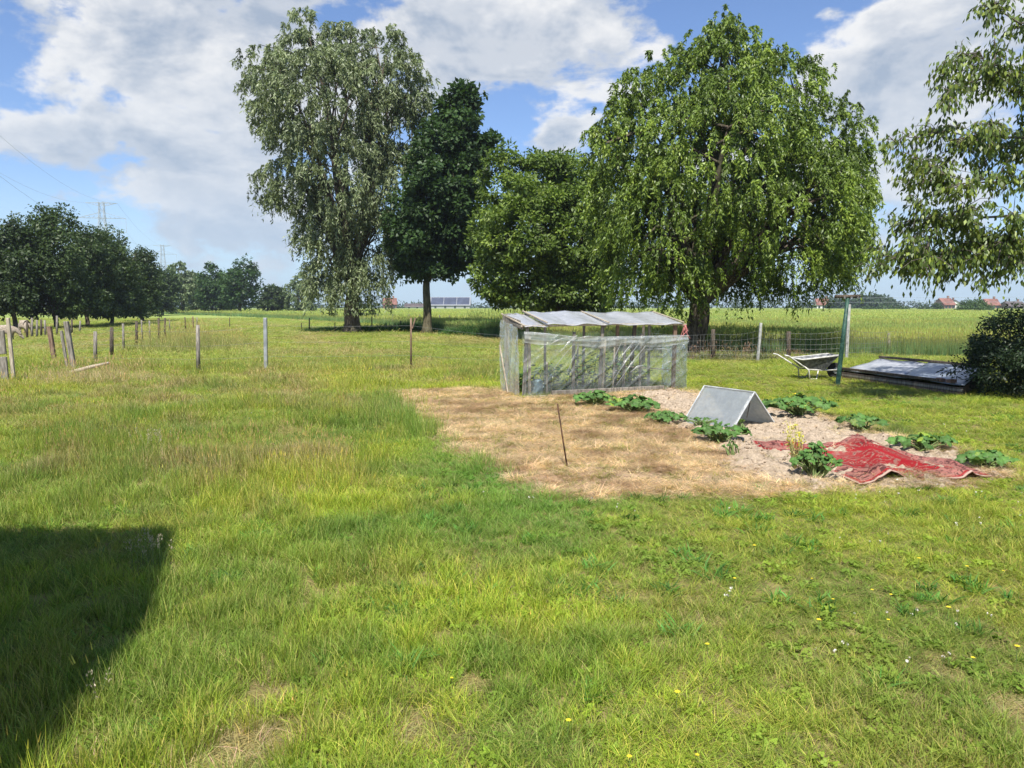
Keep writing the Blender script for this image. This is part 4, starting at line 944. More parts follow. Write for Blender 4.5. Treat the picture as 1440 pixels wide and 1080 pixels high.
# ------------------------------------------------------------------ rug
def crv(lst):
    P_ = [G(*p) for p in lst]; L = [0]
    for a_, b_ in zip(P_[:-1], P_[1:]): L.append(L[-1] + (b_ - a_).length)
    def f(s):
        q = s * L[-1]
        for k in range(len(P_) - 1):
            if q <= L[k + 1] + 1e-9: return P_[k].lerp(P_[k + 1], (q - L[k]) / (L[k + 1] - L[k]))
        return P_[-1]
    def g(s): return (f(max(0, s - .05)) + f(s) * 2 + f(min(1, s + .05))) / 4 if .02 < s < .98 else f(s)
    return g
eT = crv([(1056, 623), (1100, 628), (1135, 632), (1172, 628), (1205, 618)]); eB = crv([(1208, 686), (1245, 684), (1300, 683), (1350, 680), (1396, 674)])
eL = crv([(1056, 623), (1063, 637), (1112, 646), (1160, 664), (1208, 686)]); eR = crv([(1205, 618), (1268, 639), (1312, 651), (1350, 664), (1396, 674)])
def rug_pt(u, v):
    p = eT(u) * (1 - v) + eB(u) * v + eL(v) * (1 - u) + eR(v) * u - (eT(0) * (1 - u) * (1 - v) + eT(1) * u * (1 - v) + eB(0) * (1 - u) * v + eB(1) * u * v)
    n = fnoise(u * 2.3, v * 2.3, 61); n2 = fnoise(u * 7, v * 7, 63)
    z = .05 + abs(n) * .09 + n2 * .035
    z += .10 * math.exp(-((u - .24) / .09) ** 2 - ((1 - v) / .26) ** 2)             # raised fold at the near edge
    z += .045 * math.exp(-((u - .80 + v * .2) / .09) ** 2) * (1 - v * .4) + .045 * ridge(u * 1.5 + v * 1.3) ** 4 + .03 * ridge(u * 3.1 - v * 2.2 + n) ** 5
    e = min(u, 1 - u, v, 1 - v); z -= max(0, .05 - e) * .7
    return (p.x, p.y, max(z, .04))
b = MB(); nu, nv = 90, 110
b.add([rug_pt(i / nu, j / nv) for j in range(nv + 1) for i in range(nu + 1)], [(j * (nu + 1) + i, (j + 1) * (nu + 1) + i, (j + 1) * (nu + 1) + i + 1, j * (nu + 1) + i + 1) for j in range(nv) for i in range(nu)])
tr = NT('faded_rug'); uvn = tr.uv(); s_ = tr.n('ShaderNodeSeparateXYZ', {0: uvn}); U, V_ = s_.outputs[0], s_.outputs[1]
um = tr.math('MULTIPLY', tr.math('MINIMUM', U, tr.math('SUBTRACT', 1.0, U)), 1.6); vm = tr.math('MULTIPLY', tr.math('MINIMUM', V_, tr.math('SUBTRACT', 1.0, V_)), 2.3)
ed = tr.math('MINIMUM', um, vm)
mv = tr.n('ShaderNodeCombineXYZ', {0: tr.math('MULTIPLY', tr.math('ABSOLUTE', tr.math('SUBTRACT', U, .5)), 1.6), 1: tr.math('MULTIPLY', tr.math('ABSOLUTE', tr.math('SUBTRACT', V_, .5)), 2.3)}).outputs[0]
def band(lo, hi, e=.004): return tr.math('MULTIPLY', tr.ramp(ed, lo - e, lo + e), tr.ramp(ed, hi - e, hi + e, 1.0, 0.0))
fl = tr.n('ShaderNodeTexVoronoi', {'Vector': mv, 'Scale': 7.0}, feature='SMOOTH_F1').outputs['Distance']; fl2 = tr.noise(mv, 10, 4, .6, 2.2); fl3 = tr.n('ShaderNodeTexVoronoi', {'Vector': mv, 'Scale': 15.0}).outputs['Distance']
red = (.24, .010, .014); cream = (.25, .13, .10); dark = (.07, .022, .022); pink = (.30, .115, .095)
bc = tr.mix(tr.ramp(fl2, .50, .54), pink, dark); bc = tr.mix(tr.ramp(fl3, .18, .26, 1.0, 0.0), bc, cream)
rings = tr.math('FRACT', tr.math('MULTIPLY', fl, 5.5)); fc = tr.mix(tr.math('MULTIPLY', tr.ramp(rings, .62, .70), tr.ramp(fl2, .42, .5)), red, cream)
fc = tr.mix(tr.math('MULTIPLY', tr.ramp(fl2, .56, .60), .85), fc, dark)
ml = tr.n('ShaderNodeVectorMath', {0: mv, 1: (1.5, .95, 0)}, operation='MULTIPLY').outputs[0]; mlen = tr.n('ShaderNodeVectorMath', {0: ml}, operation='LENGTH').outputs['Value']
ml2 = tr.math('ADD', mlen, tr.math('MULTIPLY', tr.math('SUBTRACT', fl2, .5), .25))
plainred = tr.math('MULTIPLY', tr.ramp(ml2, .40, .42), tr.ramp(ml2, .56, .58, 1.0, 0.0)); fc = tr.mix(plainred, fc, (.27, .008, .014))
fc = tr.mix(tr.math('MULTIPLY', tr.ramp(ml2, .385, .395), tr.ramp(ml2, .405, .415, 1.0, 0.0)), fc, cream)
col_ = tr.mix(band(.0, .30), fc, bc); 
for lo, hi, cc_ in ((.0, .018, (.40, .30, .24)), (.028, .045, red), (.075, .085, cream), (.235, .25, cream), (.255, .285, red), (.29, .30, dark)): col_ = tr.mix(band(lo, hi, .002), col_, cc_)
fade = tr.noise(tr.uv(), 2.2, 5, .6); col_ = tr.mix(tr.ramp(fade, .46, .74, .02, .45), col_, (.36, .20, .16)); dust = tr.noise(tr.uv(), 60, 4, .8); col_ = tr.mix(tr.math('MULTIPLY', tr.ramp(dust, .5, .8), .35), col_, (.26, .17, .13))
rug = b.build('rug', tr.out(tr.pbsdf(col_, .95, spec=.1, bump=tr.bump(dust, .4, .01))), smooth=True)
uvl = rug.data.uv_layers.new(name='UVMap')
for pl in rug.data.polygons:
    for li in pl.loop_indices:
        vi = rug.data.loops[li].vertex_index; uvl.data[li].uv = ((vi % (nu + 1)) / nu, (vi // (nu + 1)) / nv)
md = rug.modifiers.new('thickness', 'SOLIDIFY'); md.thickness = .010
tag(rug, 'faded red oriental rug with floral pattern lying crumpled on the soil', 'rug')

# ------------------------------------------------------------------ squash plants
def squash(label, px, py, rad, n, ls, h, seed, yellow=0, name='squash_plant', cat='plant', col=(.085, .175, .040), hmin=.07):
    rad *= 1.25; n = int(n * 2.2); ls *= .72; R = random.Random(seed); p0 = G(px, py); rt = empty(name, (p0.x, p0.y, 0)); tag(rt, label, cat, 'vegetable plants growing on the bed')
    zg = max(0, float(soil_h(np.array([p0.x]), np.array([p0.y]))[0])); V = []; F = []; C = []; sb = MB(); fl = MB()
    for k in range(n):
        a = R.uniform(0, 2 * PI); rr = rad * math.sqrt(R.random()) * (.9 if k > 3 else .3); hh = zg + hmin + (h - hmin) * (1 - (rr / rad) ** 1.5 * .75) * R.uniform(.6, 1.1)
        c = Vector((rr * math.cos(a) * 1.15, rr * math.sin(a) * .8, hh)); s = ls * R.uniform(.6, 1.15)
        nrm = Vector((math.cos(a) * .45 + R.gauss(0, .42), math.sin(a) * .45 + R.gauss(0, .42) - .12, 1)).normalized(); u = Vector((math.cos(a), math.sin(a), 0)); u = (u - nrm * u.dot(nrm)).normalized(); v = nrm.cross(u)
        b0 = len(V); g = R.uniform(.7, 1.4); cc = [col[0] * g, col[1] * g, col[2] * g]
        if R.random() < .07: cc = [.22 * g, .31 * g, .06]
        V.append(c - nrm * s * .06); C.append([x * 1.35 for x in cc]); K = 20
        for ring, rf in ((1, .5), (2, 1.0)):
            for j in range(K):
                t_ = 2 * PI * j / K; lob = 1 - .30 * (abs(math.sin(t_ * 2.5)) ** 2.0) * (ring - 1) * 1.2; notch = 1 - .55 * math.exp(-((t_ - PI) / .28) ** 2)
                rad_ = s * .5 * rf * lob * notch * (1 + R.gauss(0, .07)); cup = (.10 if ring == 1 else .02) * s + R.gauss(0, .03) * s * (ring - .5) + .05 * s * math.cos(5 * t_) * (ring - 1)
                V.append(c + u * math.cos(t_) * rad_ + v * math.sin(t_) * rad_ + nrm * (cup - (.10 * s if ring == 2 else 0))); C.append([x * R.uniform(.85, 1.1) for x in cc])
        for j in range(K): F.append((b0, b0 + 1 + j, b0 + 1 + (j + 1) % K)); F.append((b0 + 1 + j, b0 + 1 + K + j, b0 + 1 + K + (j + 1) % K)); F.append((b0 + 1 + j, b0 + 1 + K + (j + 1) % K, b0 + 1 + (j + 1) % K))
        base = Vector((R.gauss(0, .04), R.gauss(0, .04), zg - .01)); sb.tube([base, base.lerp(c, .55) + Vector((0, 0, .02)), c - nrm * s * .05], [.009, .007, .005], 5, False)
    link_mesh('foliage', np_mesh('foliage', np.array([tuple(v) for v in V]), np.array(F), np.array(C)), M['veg'], rt, smooth=False)
    sb.build('stems', M['stem'], rt, smooth=True)
    for k in range(yellow):
        a = R.uniform(0, 6.28); rr = rad * R.uniform(0, .6); c = Vector((rr * math.cos(a), rr * math.sin(a), zg + h * R.uniform(.8, 1.1)))
        fl = MB()
        for j in range(5):
            an = j * 1.2566; d = Vector((math.cos(an), math.sin(an), .5)); sdv = Vector((-math.sin(an), math.cos(an), 0)); fl.add([c, c + d * .03 + sdv * .018, c + d * .055, c + d * .03 - sdv * .018], [(0, 1, 2, 3)])
        fl.build('flower', M['yellow'], rt)
    return rt
M['yellow'] = plain_mat('yellow_petal', (.75, .60, .03), .6)
squash('leafy squash plant at the foot of the greenhouse, leftmost of the row', 838, 572, .30, 30, .17, .24, 801)
squash('squash plant with broad leaves, second in the row in front of the greenhouse', 893, 581, .34, 32, .19, .25, 802)
squash('low squash plant third in the row, left of the cloche', 934, 597, .25, 24, .15, .17, 803)
squash('sparse small plant along the foot of the cloche', 985, 606, .22, 10, .09, .10, 804, name='seedling')
squash('squash plant just in front of the open end of the cloche', 1014, 625, .28, 30, .16, .20, 805)
squash('large pale squash plant with a yellow flower right of the cloche', 1122, 588, .46, 30, .23, .28, 806, 2)
squash('squash plant right behind the top corner of the rug', 1211, 609, .26, 13, .20, .16, 807, 1)
squash('squash plant with round yellowish leaves behind the right half of the rug', 1298, 635, .30, 18, .20, .18, 808)
squash('squash plant near the right tip of the rug', 1383, 661, .24, 12, .22, .16, 809)
squash('upright dark plant with toothed leaves in front of the rug', 1146, 676, .19, 34, .12, .34, 810, 0, 'zucchini_plant')
squash('wilted seedling with bare stem left of the rug tip', 1028, 645, .07, 5, .08, .15, 811, name='seedling')
squash('single yellowish leaf plant under the cloche', 1042, 604, .06, 4, .11, .13, 812, name='seedling', col=(.16, .24, .04))
# bolted yellow flowering plant
p0 = G(1117, 664); rt = empty('flowering_plant', (p0.x, p0.y, 0)); tag(rt, 'thin bolted plant with yellow green flower heads left of the rug', 'plant', 'vegetable plants growing on the bed')
sb = MB(); R = np.random.default_rng(9); P_ = []; 
for k in range(10):
    e = Vector((R.normal(0, .07), R.normal(0, .07), R.uniform(.30, .56))); m_ = e * .5 + Vector((R.normal(0, .02), 0, 0)); sb.tube([(R.normal(0, .02), R.normal(0, .02), -.02), m_, e], [.006, .005, .003], 5)
    for j in range(34): s = R.uniform(.25, 1); P_.append(tuple(Vector((0, 0, 0)).lerp(e, s) + Vector((R.normal(0, .022), R.normal(0, .022), R.normal(0, .02)))))
P_ = np.array(P_); P_[:, 2] = np.maximum(P_[:, 2], .03); n = len(P_); C = np.where((P_[:, 2:3] > .28), np.array([[.62, .58, .06]]), np.array([[.38, .36, .13]])) * R.uniform(.7, 1.2, (n, 1))
link_mesh('blossom', leaves_mesh('blossom', P_, R.normal(0, 1, (n, 3)), R.normal(0, 1, (n, 3)), R.uniform(.018, .035, n), R.uniform(.010, .02, n), C), M['veg'], rt)
sb.build('stems', plain_mat('straw_stem', (.42, .38, .16), .7), rt, smooth=True)

# ------------------------------------------------------------------ thin rod in the bed
p0 = G(797, 661); q = MB(); tp = A(784, 568, p0.y + .06) - p0
q.tube([(0, 0, -.1), (0, 0, .08)], .009, 8); q.tube([(0, 0, .06), tp * .5 + Vector((.004, 0, 0)), tp], [.0085, .008, .0075], 8)
o = q.build('garden_rod', M['rust'], smooth=True); o.location = (p0.x, p0.y, 0); tag(o, 'thin rusty rod stuck upright in the scorched grass', 'rod')

# ------------------------------------------------------------------ washing pole
p0 = G(1178, 541); tp = A(1192, 419, p0.y) - p0; rt = empty('washing_pole', (p0.x, p0.y, 0)); tag(rt, 'dark green T shaped washing line pole leaning slightly right', 'pole')
q = MB(); q.tube([(0, 0, -.1), (0, 0, .0), tp * .5, tp], [.055, .05, .045, .038], 12); q.build('post', M['green_paint'], rt, smooth=True)
q = MB(); q.tube([tp + Vector((-.28, -.02, .03)), tp + Vector((.27, .02, .035))], .038, 10); q.build('crossbar', M['wood_dark'], rt, smooth=True)
for k in range(4):
    q = MB(); c_ = tp + Vector((-.22 + k * .145, -.04, .0)); q.tube([c_ + Vector((.02 * math.cos(a), 0, .02 * math.sin(a))) for a in np.linspace(0, 5.5, 9)], .005, 5); q.build('hook', M['galv'], rt)

# ------------------------------------------------------------------ wheelbarrow
p0 = G(1128, 533); wb = empty('wheelbarrow', (p0.x - .55, p0.y, 0), .10); tag(wb, 'old wheelbarrow with pale rim and tube frame parked before the mesh fence', 'wheelbarrow')
M['tray'] = plain_mat('dull_grey_tray', (.10, .11, .12), .55, .2, .4, 12, c2=(.22, .23, .24)); M['palem'] = plain_mat('pale_painted_tube', (.62, .61, .55), .5, .1, .25, 16)
q = MB(); bt = [(.60, -.19, .27), (1.05, -.15, .21), (1.05, .15, .21), (.60, .19, .27)]; tpv = [(.42, -.33, .47), (1.33, -.28, .57), (1.33, .28, .57), (.42, .33, .47)]
inn = [(x + (.02 if x < .8 else -.02), y * .94, z) for x, y, z in tpv]; inb = [(x, y * .94, z + .015) for x, y, z in bt]
q.add(bt + tpv + inn + inb, [(3, 2, 1, 0), (0, 1, 5, 4), (1, 2, 6, 5), (2, 3, 7, 6), (3, 0, 4, 7), (4, 5, 9, 8), (5, 6, 10, 9), (6, 7, 11, 10), (7, 4, 8, 11), (8, 9, 13, 12), (9, 10, 14, 13), (10, 11, 15, 14), (11, 8, 12, 15), (12, 13, 14, 15)])
q.build('tray', M['tray'], wb, bevel=.01)
q = MB(); q.tube([Vector(p) + Vector((0, 0, .004)) for p in tpv + tpv[:1]], .018, 8); q.build('rim', M['palem'], wb, smooth=True)
for sy in (-1, 1):
    q = MB(); q.tube([(-.02, sy * .30, .58), (.08, sy * .30, .56), (.45, sy * .25, .33), (.62, sy * .22, .235), (1.0, sy * .13, .21), (1.42, sy * .07, .21)], .017, 8); q.build('handle', M['palem'], wb, smooth=True)
    q = MB(); q.tube([(.50, sy * .245, .31), (.60, sy * .26, .22), (.63, sy * .27, .0)], .015, 8); q.tube([(.63, sy * .27, .015), (.80, sy * .25, .015), (.86, sy * .2, .21)], .013, 8); q.build('leg', M['palem'], wb, smooth=True)
wh = MB(); wh.tube([(1.38, -.035, .19), (1.38, -.02, .19), (1.38, .02, .19), (1.38, .035, .19)], [.16, .19, .19, .16], 24); o = wh.build('wheel', plain_mat('black_rubber', (.02, .02, .02), .8), wb, smooth=False)
q = MB(); q.tube([(1.38, -.06, .19), (1.38, .06, .19)], .07, 14); q.build('hub', M['galv'], o)

# ------------------------------------------------------------------ sloping cold frame
FL = G(1183, 521, .19); FR = G(1352, 543, .19); BL = FL + Vector((1.9, 2.25, .22)); BR = FR + Vector((1.75, 2.2, .22))
BL = Vector(A(1240, 504, 19.0)); BL.z = .40; BR = Vector(A(1385, 521, 16.3)); BR.z = .38
print('frame', FL, FR, BL, BR)
org = Vector((FL.x, FL.y, 0)); cf = empty('cold_frame', org); tag(cf, 'low sloping cold frame of old planks covered with dull sheets', 'cold frame')
def wall(a, b_, name, m, w=.05, off=0):
    q = MB(); A_ = a - org; B_ = b_ - org; d = (B_ - A_).normalized(); nrm = Vector((-d.y, d.x, 0)) * w / 2
    q.add([A_ - nrm - Vector((0, 0, A_.z)), B_ - nrm - Vector((0, 0, B_.z)), B_ + nrm - Vector((0, 0, B_.z)), A_ + nrm - Vector((0, 0, A_.z)), A_ - nrm, B_ - nrm, B_ + nrm, A_ + nrm], [(3, 2, 1, 0), (4, 5, 6, 7), (0, 1, 5, 4), (1, 2, 6, 5), (2, 3, 7, 6), (3, 0, 4, 7)])
    return q.build(name, M[m], cf, bevel=.006)
z3 = Vector((0, 0, .03))
for a, b_, nm in ((FL, FR, 'front_plank'), (FR, BR, 'side_plank'), (BR, BL, 'back_plank'), (BL, FL, 'side_plank')): wall(a - z3, b_ - z3, nm, 'wood_dark')
for k in range(2):
    q = MB(); q.bar((FL - org) * (1 - 0) + Vector((0, -.05, -.09 - k * .07)), (FR - org) + Vector((0, -.05, -.08 - k * .07)), .03, .05); q.build('front_batten', M['wood_brown'] if k else M['wood_grey'], cf, bevel=.004)
M['sheetb'] = None
tt = NT('dull_blue_sheet'); f = tt.noise(tt.obj(), 5, 7, .65, .5); f2 = tt.noise(tt.obj(), 1.3, 3)
cc_ = tt.mix(tt.ramp(f, .3, .7), (.11, .14, .18), (.27, .31, .36)); M['sheetb'] = tt.out(tt.pbsdf(cc_, .38, spec=.6, bump=tt.bump(f, .5, .03)))
tt = NT('dull_grey_sheet'); f = tt.noise(tt.obj(), 4, 7, .65, .5)
cc_ = tt.mix(tt.ramp(f, .3, .7), (.26, .28, .31), (.42, .43, .45)); M['sheetg'] = tt.out(tt.pbsdf(cc_, .42, spec=.6, bump=tt.bump(f, .4, .03)))
def lid(u0, u1, m, seed, dz):
    a = FL.lerp(FR, u0); b_ = FL.lerp(FR, u1); c_ = BL.lerp(BR, u1); d_ = BL.lerp(BR, u0); quad_sheet('cover_sheet', a + Vector((0, -.04, dz)), b_ + Vector((0, -.04, dz)), c_ + Vector((0, .03, dz)), d_ + Vector((0, .03, dz)), m, cf, org, seed, .03, .012)
lid(-.01, .52, 'sheetg', 91, .012); lid(.50, 1.01, 'sheetb', 92, .028)
for a, b_, w_ in ((FL.lerp(FR, .0), FL.lerp(FR, .62), .06), (FL.lerp(FR, .40), FL.lerp(FR, .86), .07), (BL.lerp(BR, -.02), BL.lerp(BR, .62), .10), (BL.lerp(BR, .60), BL.lerp(BR, 1.0), .06)):
    q = MB(); q.bar(a - org + Vector((0, 0, .055)), b_ - org + Vector((0, 0, .06)), w_, .05); q.build('weight_plank', M['wood_dark'], cf, bevel=.006)
for k, (u, dz) in enumerate([(.93, .06), (.88, .055)]):
    p = FL.lerp(FR, u); br_ = MB(); br_.box((0, 0, 0), (.20, .10, .065)); o = br_.build('brick', plain_mat('old_brick', (.20, .12, .09), .9), None, bevel=.006); o.location = p + Vector((0, .12 * k, dz + .015)); o.rotation_euler = (0, 0, .5 + k)
    tag(o, ['brown brick weighing down the front right corner of the cold frame', 'second brick just behind the corner brick on the cold frame'][k], 'brick', 'bricks on the cold frame')

# ------------------------------------------------------------------ fences
def pole_px(px, py, tpx, tpy, w, m, parent, org, name='post', rnd=False, n=8):
    b0 = G(px, py); t0 = A(tpx, tpy, b0.y); q = MB()
    if rnd: q.tube([b0 - org - Vector((0, 0, .1)), (b0 + t0) / 2 - org, t0 - org], [w * .55, w * .5, w * .46], n)
    else: q.bar(b0 - org - Vector((0, 0, .1)), t0 - org, w, w, (0, 1, 0))
    return q.build(name, M[m], parent, smooth=rnd, bevel=0 if rnd else .006), b0, t0
def strands(parent, org, pairs, hs, r=.0028, sag=.02, name='wire', m='wire'):
    for h in hs:
        q = MB()
        for (b0, t0), (b1, t1) in zip(pairs[:-1], pairs[1:]):
            a = b0.lerp(t0, h); c_ = b1.lerp(t1, h); mid = (a + c_) / 2 - Vector((0, 0, sag)); q.tube([a - org, mid - org, c_ - org], r, 4, False)
        q.build(name, M[m], parent)
# near fence across the lawn
org = G(278, 522); fn = empty('wire_fence', org); tag(fn, 'low wire fence with few odd posts crossing the lawn on the left', 'fence')
pr = []
for (px, py, tx, ty, w_, m, rd) in [(160, 524, 158, 470, .05, 'wood_dark', True), (279, 524, 278, 457, .105, 'wood_grey', True), (374, 522, 373, 447, .085, 'galv', False), (578, 520, 578, 447, .05, 'wood_brown', True)]:
    if px == 160: continue
    o, b0, t0 = pole_px(px, py, tx, ty, w_, m, fn, org, rnd=rd); pr.append((b0, t0))
o = bpy.context  # keep order
pr = [(G(104, 521), A(96, 452, G(104, 521).y))] + pr + [(O + Vector((-.3, 5.5, 0)), O + Vector((-.3, 5.5, 1.1)))]
q = MB(); q.tube([pr[-1][0] - org - Vector((0, 0, .1)), pr[-1][1] - org], .03, 8); q.build('post', M['wood_grey'], fn, smooth=True)
strands(fn, org, pr, (.28, .55, .85), .002)
b0 = pr[3][1]; q = MB(); q.bar(b0 - org + Vector((.03, 0, -.28)), b0 - org + Vector((.12, 0, .0)), .03); q.build('peg', M['wood_brown'], fn)
# receding post row
ROW = [(134, 511, 134, 466), (157, 502, 157, 460), (174, 494, 173, 455), (192, 489, 192, 452), (200, 484, 199, 450), (211, 481, 210, 451), (224, 480, 223, 447), (232, 474, 232, 447), (239, 466, 238, 449), (261, 463, 260, 446), (272, 462, 271, 445), (277, 462, 277, 446)]
org = G(134, 511); fn = empty('post_and_wire_fence', org); tag(fn, 'row of weathered posts with wire running away from the leaning posts', 'fence')
pr = []
for i, (px, py, tx, ty) in enumerate(ROW):
    w_ = [.11, .13, .09, .12, .07, .08, .12, .12, .08, .10, .11, .09][i]; o, b0, t0 = pole_px(px, py, tx, ty, w_, ['wood_grey', 'wood_dark', 'wood_grey', 'wood_dark', 'wood_grey', 'wood_grey', 'wood_dark', 'wood_dark', 'wood_grey', 'wood_dark', 'wood_brown', 'wood_grey'][i], fn, org, rnd=True); pr.append((b0, t0))
strands(fn, org, pr, (.35, .62, .9), .0035)
# far sparse posts below the trees
org = G(323, 461); fn = empty('paddock_fence', org); tag(fn, 'sparse thin fence posts in front of the two tallest trees', 'fence'); pr = []
for (px, py, ty, w_) in [(323, 461, 446, .07), (424, 464, 454, .06), (435, 466, 447, .09), (471, 468, 453, .06), (523, 465, 445, .08), (563, 466, 451, .08), (640, 466, 452, .08)]:
    o, b0, t0 = pole_px(px, py, px, ty, w_, 'wood_dark', fn, org, rnd=True); pr.append((b0, t0))
strands(fn, org, pr, (.9,), .002)
org = A(560, 448, 78); org.z = 0; fn = empty('field_fence', org); tag(fn, 'short grey posts along the crop edge between the two tallest trees', 'fence')
for i, px in enumerate([512, 530, 552, 575, 590, 618, 632]):
    Dd = 84 - i * 3.2; x_ = A(px, 431, Dd).x; q = MB(); q.tube([(x_ - org.x, Dd - org.y, -.05), (x_ - org.x, Dd - org.y, .95)], .05, 6); q.build('post', M['wood_grey'], fn)
# mesh fence right of the greenhouse
org = G(1067, 507); fn = empty('mesh_fence', org); tag(fn, 'sagging wire mesh fence with pale concrete posts in front of the crop', 'fence'); pr = []
for (px, py, tx, ty, w_, m) in [(905, 512, 905, 458, .09, 'wood_dark'), (1003, 506, 1003, 463, .13, 'wood_dark'), (1065, 508, 1070, 454, .075, 'concrete'), (1109, 504, 1109, 466, .15, 'wood_dark'), (1190, 505, 1194, 428, .085, 'concrete'), (1250, 499, 1250, 468, .10, 'wood_grey'), (1345, 496, 1345, 466, .09, 'wood_dark')]:
    o, b0, t0 = pole_px(px, py, tx, ty, w_, m, fn, org, rnd=m != 'concrete'); tt0 = Vector((b0.x, b0.y, .95)); pr.append((b0, tt0 - Vector((0, 0, .12 if ty > 460 else 0))))
for k, h in enumerate((.06, .22, .38, .56, .78, 1.0)):
    q = MB()
    for (b0, t0), (b1, t1) in zip(pr[:-1], pr[1:]):
        pts = [b0.lerp(t0, h).lerp(b1.lerp(t1, h), s) - org - Vector((0, .06, math.sin(PI * s) * .07 * h)) for s in np.linspace(0, 1, 7)]; q.tube(pts, .0035, 4, False)
    q.build('mesh_wire', M['wire'], fn)
q = MB()
for (b0, t0), (b1, t1) in zip(pr[:-1], pr[1:]):
    nst = int((b1 - b0).length / .16)
    for k in range(nst):
        s = k / nst; a = b0.lerp(b1, s) - org - Vector((0, .06, 0)); c_ = t0.lerp(t1, s) - org - Vector((0, .06, math.sin(PI * s) * .07)); q.bar(a, c_, .0045)
q.build('mesh_stay_wires', M['wire'], fn)
# leaning old posts, the fallen pole, board at the left edge
def lone(label, px, py, tx, ty, w_, m, name='leaning_post', group=None, dy=0.0):
    b0 = G(px, py); t0 = A(tx, ty, b0.y + dy); q = MB(); q.bar((0, 0, -.1), t0 - b0, w_, w_ * .8, (0, 1, 0)); o = q.build(name, M[m], bevel=.012); o.location = b0; tag(o, label, 'post', group); return o
gp = 'leaning posts at the left fence corner'
lone('reddish brown leaning post with a pale top, left of the other two', 77, 507, 69, 459, .13, 'wood_brown', group=gp)
lone('thin grey leaning post in the middle of the three', 96, 521, 86, 465, .07, 'wood_grey', group=gp)
lone('tall grey leaning post, right one of the three', 105, 522, 93, 452, .12, 'wood_grey', group=gp)
lone('slender pale leaning post at the left edge of the lawn', 20, 537, 11, 447, .075, 'wood_pale', group=gp)
b0 = G(8, 540); q = MB(); q.bar((0, 0, -.05), (-.02, 0, .60), .16, .05, (0, 1, 0)); q.bar((-.02, .0, .66), (-.04, 0, 1.18), .16, .05, (0, 1, 0)); o = q.build('upright_board', M['wood_grey'], bevel=.01); o.location = b0; tag(o, 'wide grey weathered board beside the pale post at the left edge', 'board')
b0 = G(98, 530); e0 = A(154, 510, b0.y + .5); q = MB(); q.tube([(0, 0, .10), (e0 - b0) * .5 + Vector((0, 0, .06)), e0 - b0], [.045, .045, .03], 8); o = q.build('fallen_pole', M['wood_pale'], smooth=True); o.location = b0; tag(o, 'pale wooden pole lying slanted in the grass by the leaning posts', 'pole')
BG = [(38, 476, 38, 450), (45, 474, 45, 447), (52, 474, 52, 450), (58, 473, 58, 449), (64, 472, 63, 450), (80, 471, 80, 444), (101, 470, 101, 449), (112, 468, 113, 451)]
org = G(45, 474); fn = empty('picket_fence_remains', org); tag(fn, 'dark crooked stakes standing close together under the orchard trees', 'fence')
for (px, py, tx, ty) in BG: pole_px(px, py, tx, ty, .12, random.Random(px).choice(['wood_dark', 'wood_grey', 'wood_dark']), fn, org, rnd=True)

# ------------------------------------------------------------------ grazing sheep
def sheep(label, px, py, rz, sc=1.0, seed=1):
    p = G(px, py); rt = empty('sheep', (p.x, p.y, 0), rz); rt.scale = (sc, sc, sc); tag(rt, label, 'sheep', 'sheep by the left fence')
    bm = bmesh.new()
    J = [(0, 0, .62, .23), (.28, 0, .64, .25), (-.28, 0, .63, .24), (.50, 0, .60, .15), (.66, 0, .40, .09), (.74, 0, .24, .075), (.84, 0, .12, .05)]
    idx_ = {}; vs = [bm.verts.new(j[:3]) for j in J]
    for a_, b_ in ((0, 1), (0, 2), (1, 3), (3, 4), (4, 5), (5, 6)): bm.edges.new((vs[a_], vs[b_]))
    rad = [j[3] for j in J]
    for (x_, y_, at, hind) in ((.30, .13, 1, 0), (.30, -.13, 1, 0), (-.34, .13, 2, 1), (-.34, -.13, 2, 1)):
        prev = vs[at]
        for (dx, z_, r_) in (((.0, .40, .085), (.02 if not hind else -.06, .24, .04), (.0, .10, .03), (.015, .02, .032)) if hind else ((.0, .40, .075), (.0, .26, .04), (.01, .10, .028), (.02, .02, .032))):
            v_ = bm.verts.new((x_ + dx, y_, z_)); bm.edges.new((prev, v_)); prev = v_; rad.append(r_)
    t_ = bm.verts.new((-.52, 0, .60)); bm.edges.new((vs[2], t_)); rad.append(.06); t2 = bm.verts.new((-.58, 0, .42)); bm.edges.new((t_, t2)); rad.append(.03)
    for sy in (-1, 1):
        e_ = bm.verts.new((.66, sy * .11, .30)); bm.edges.new((vs[5], e_)); rad.append(.025)
    me = bpy.data.meshes.new('body'); bm.to_mesh(me); bm.free()
    tw = NT('wool'); f = tw.noise(tw.obj(), 14, 6, .7); M['wool'] = tw.out(tw.pbsdf(tw.mix(tw.ramp(f, .35, .65), (.26, .20, .15), (.44, .38, .30)), .95, spec=.1, bump=tw.bump(f, 1, .04)))
    o = link_mesh('body', me, M['wool'], rt); md = o.modifiers.new('skin', 'SKIN'); 
    for i, sv in enumerate(o.data.skin_vertices[0].data): sv.radius = (rad[i], rad[i]); sv.use_root = i == 0
    md.use_smooth_shade = True
    s2 = o.modifiers.new('subd', 'SUBSURF'); s2.levels = 2; s2.render_levels = 2
    return rt
sheep('cream sheep grazing behind the board at the left edge', 8, 480, .3, .95, 1)
sheep('pale sheep half hidden by the dark stakes under the orchard', 36, 470, 2.6, 1.0, 2)

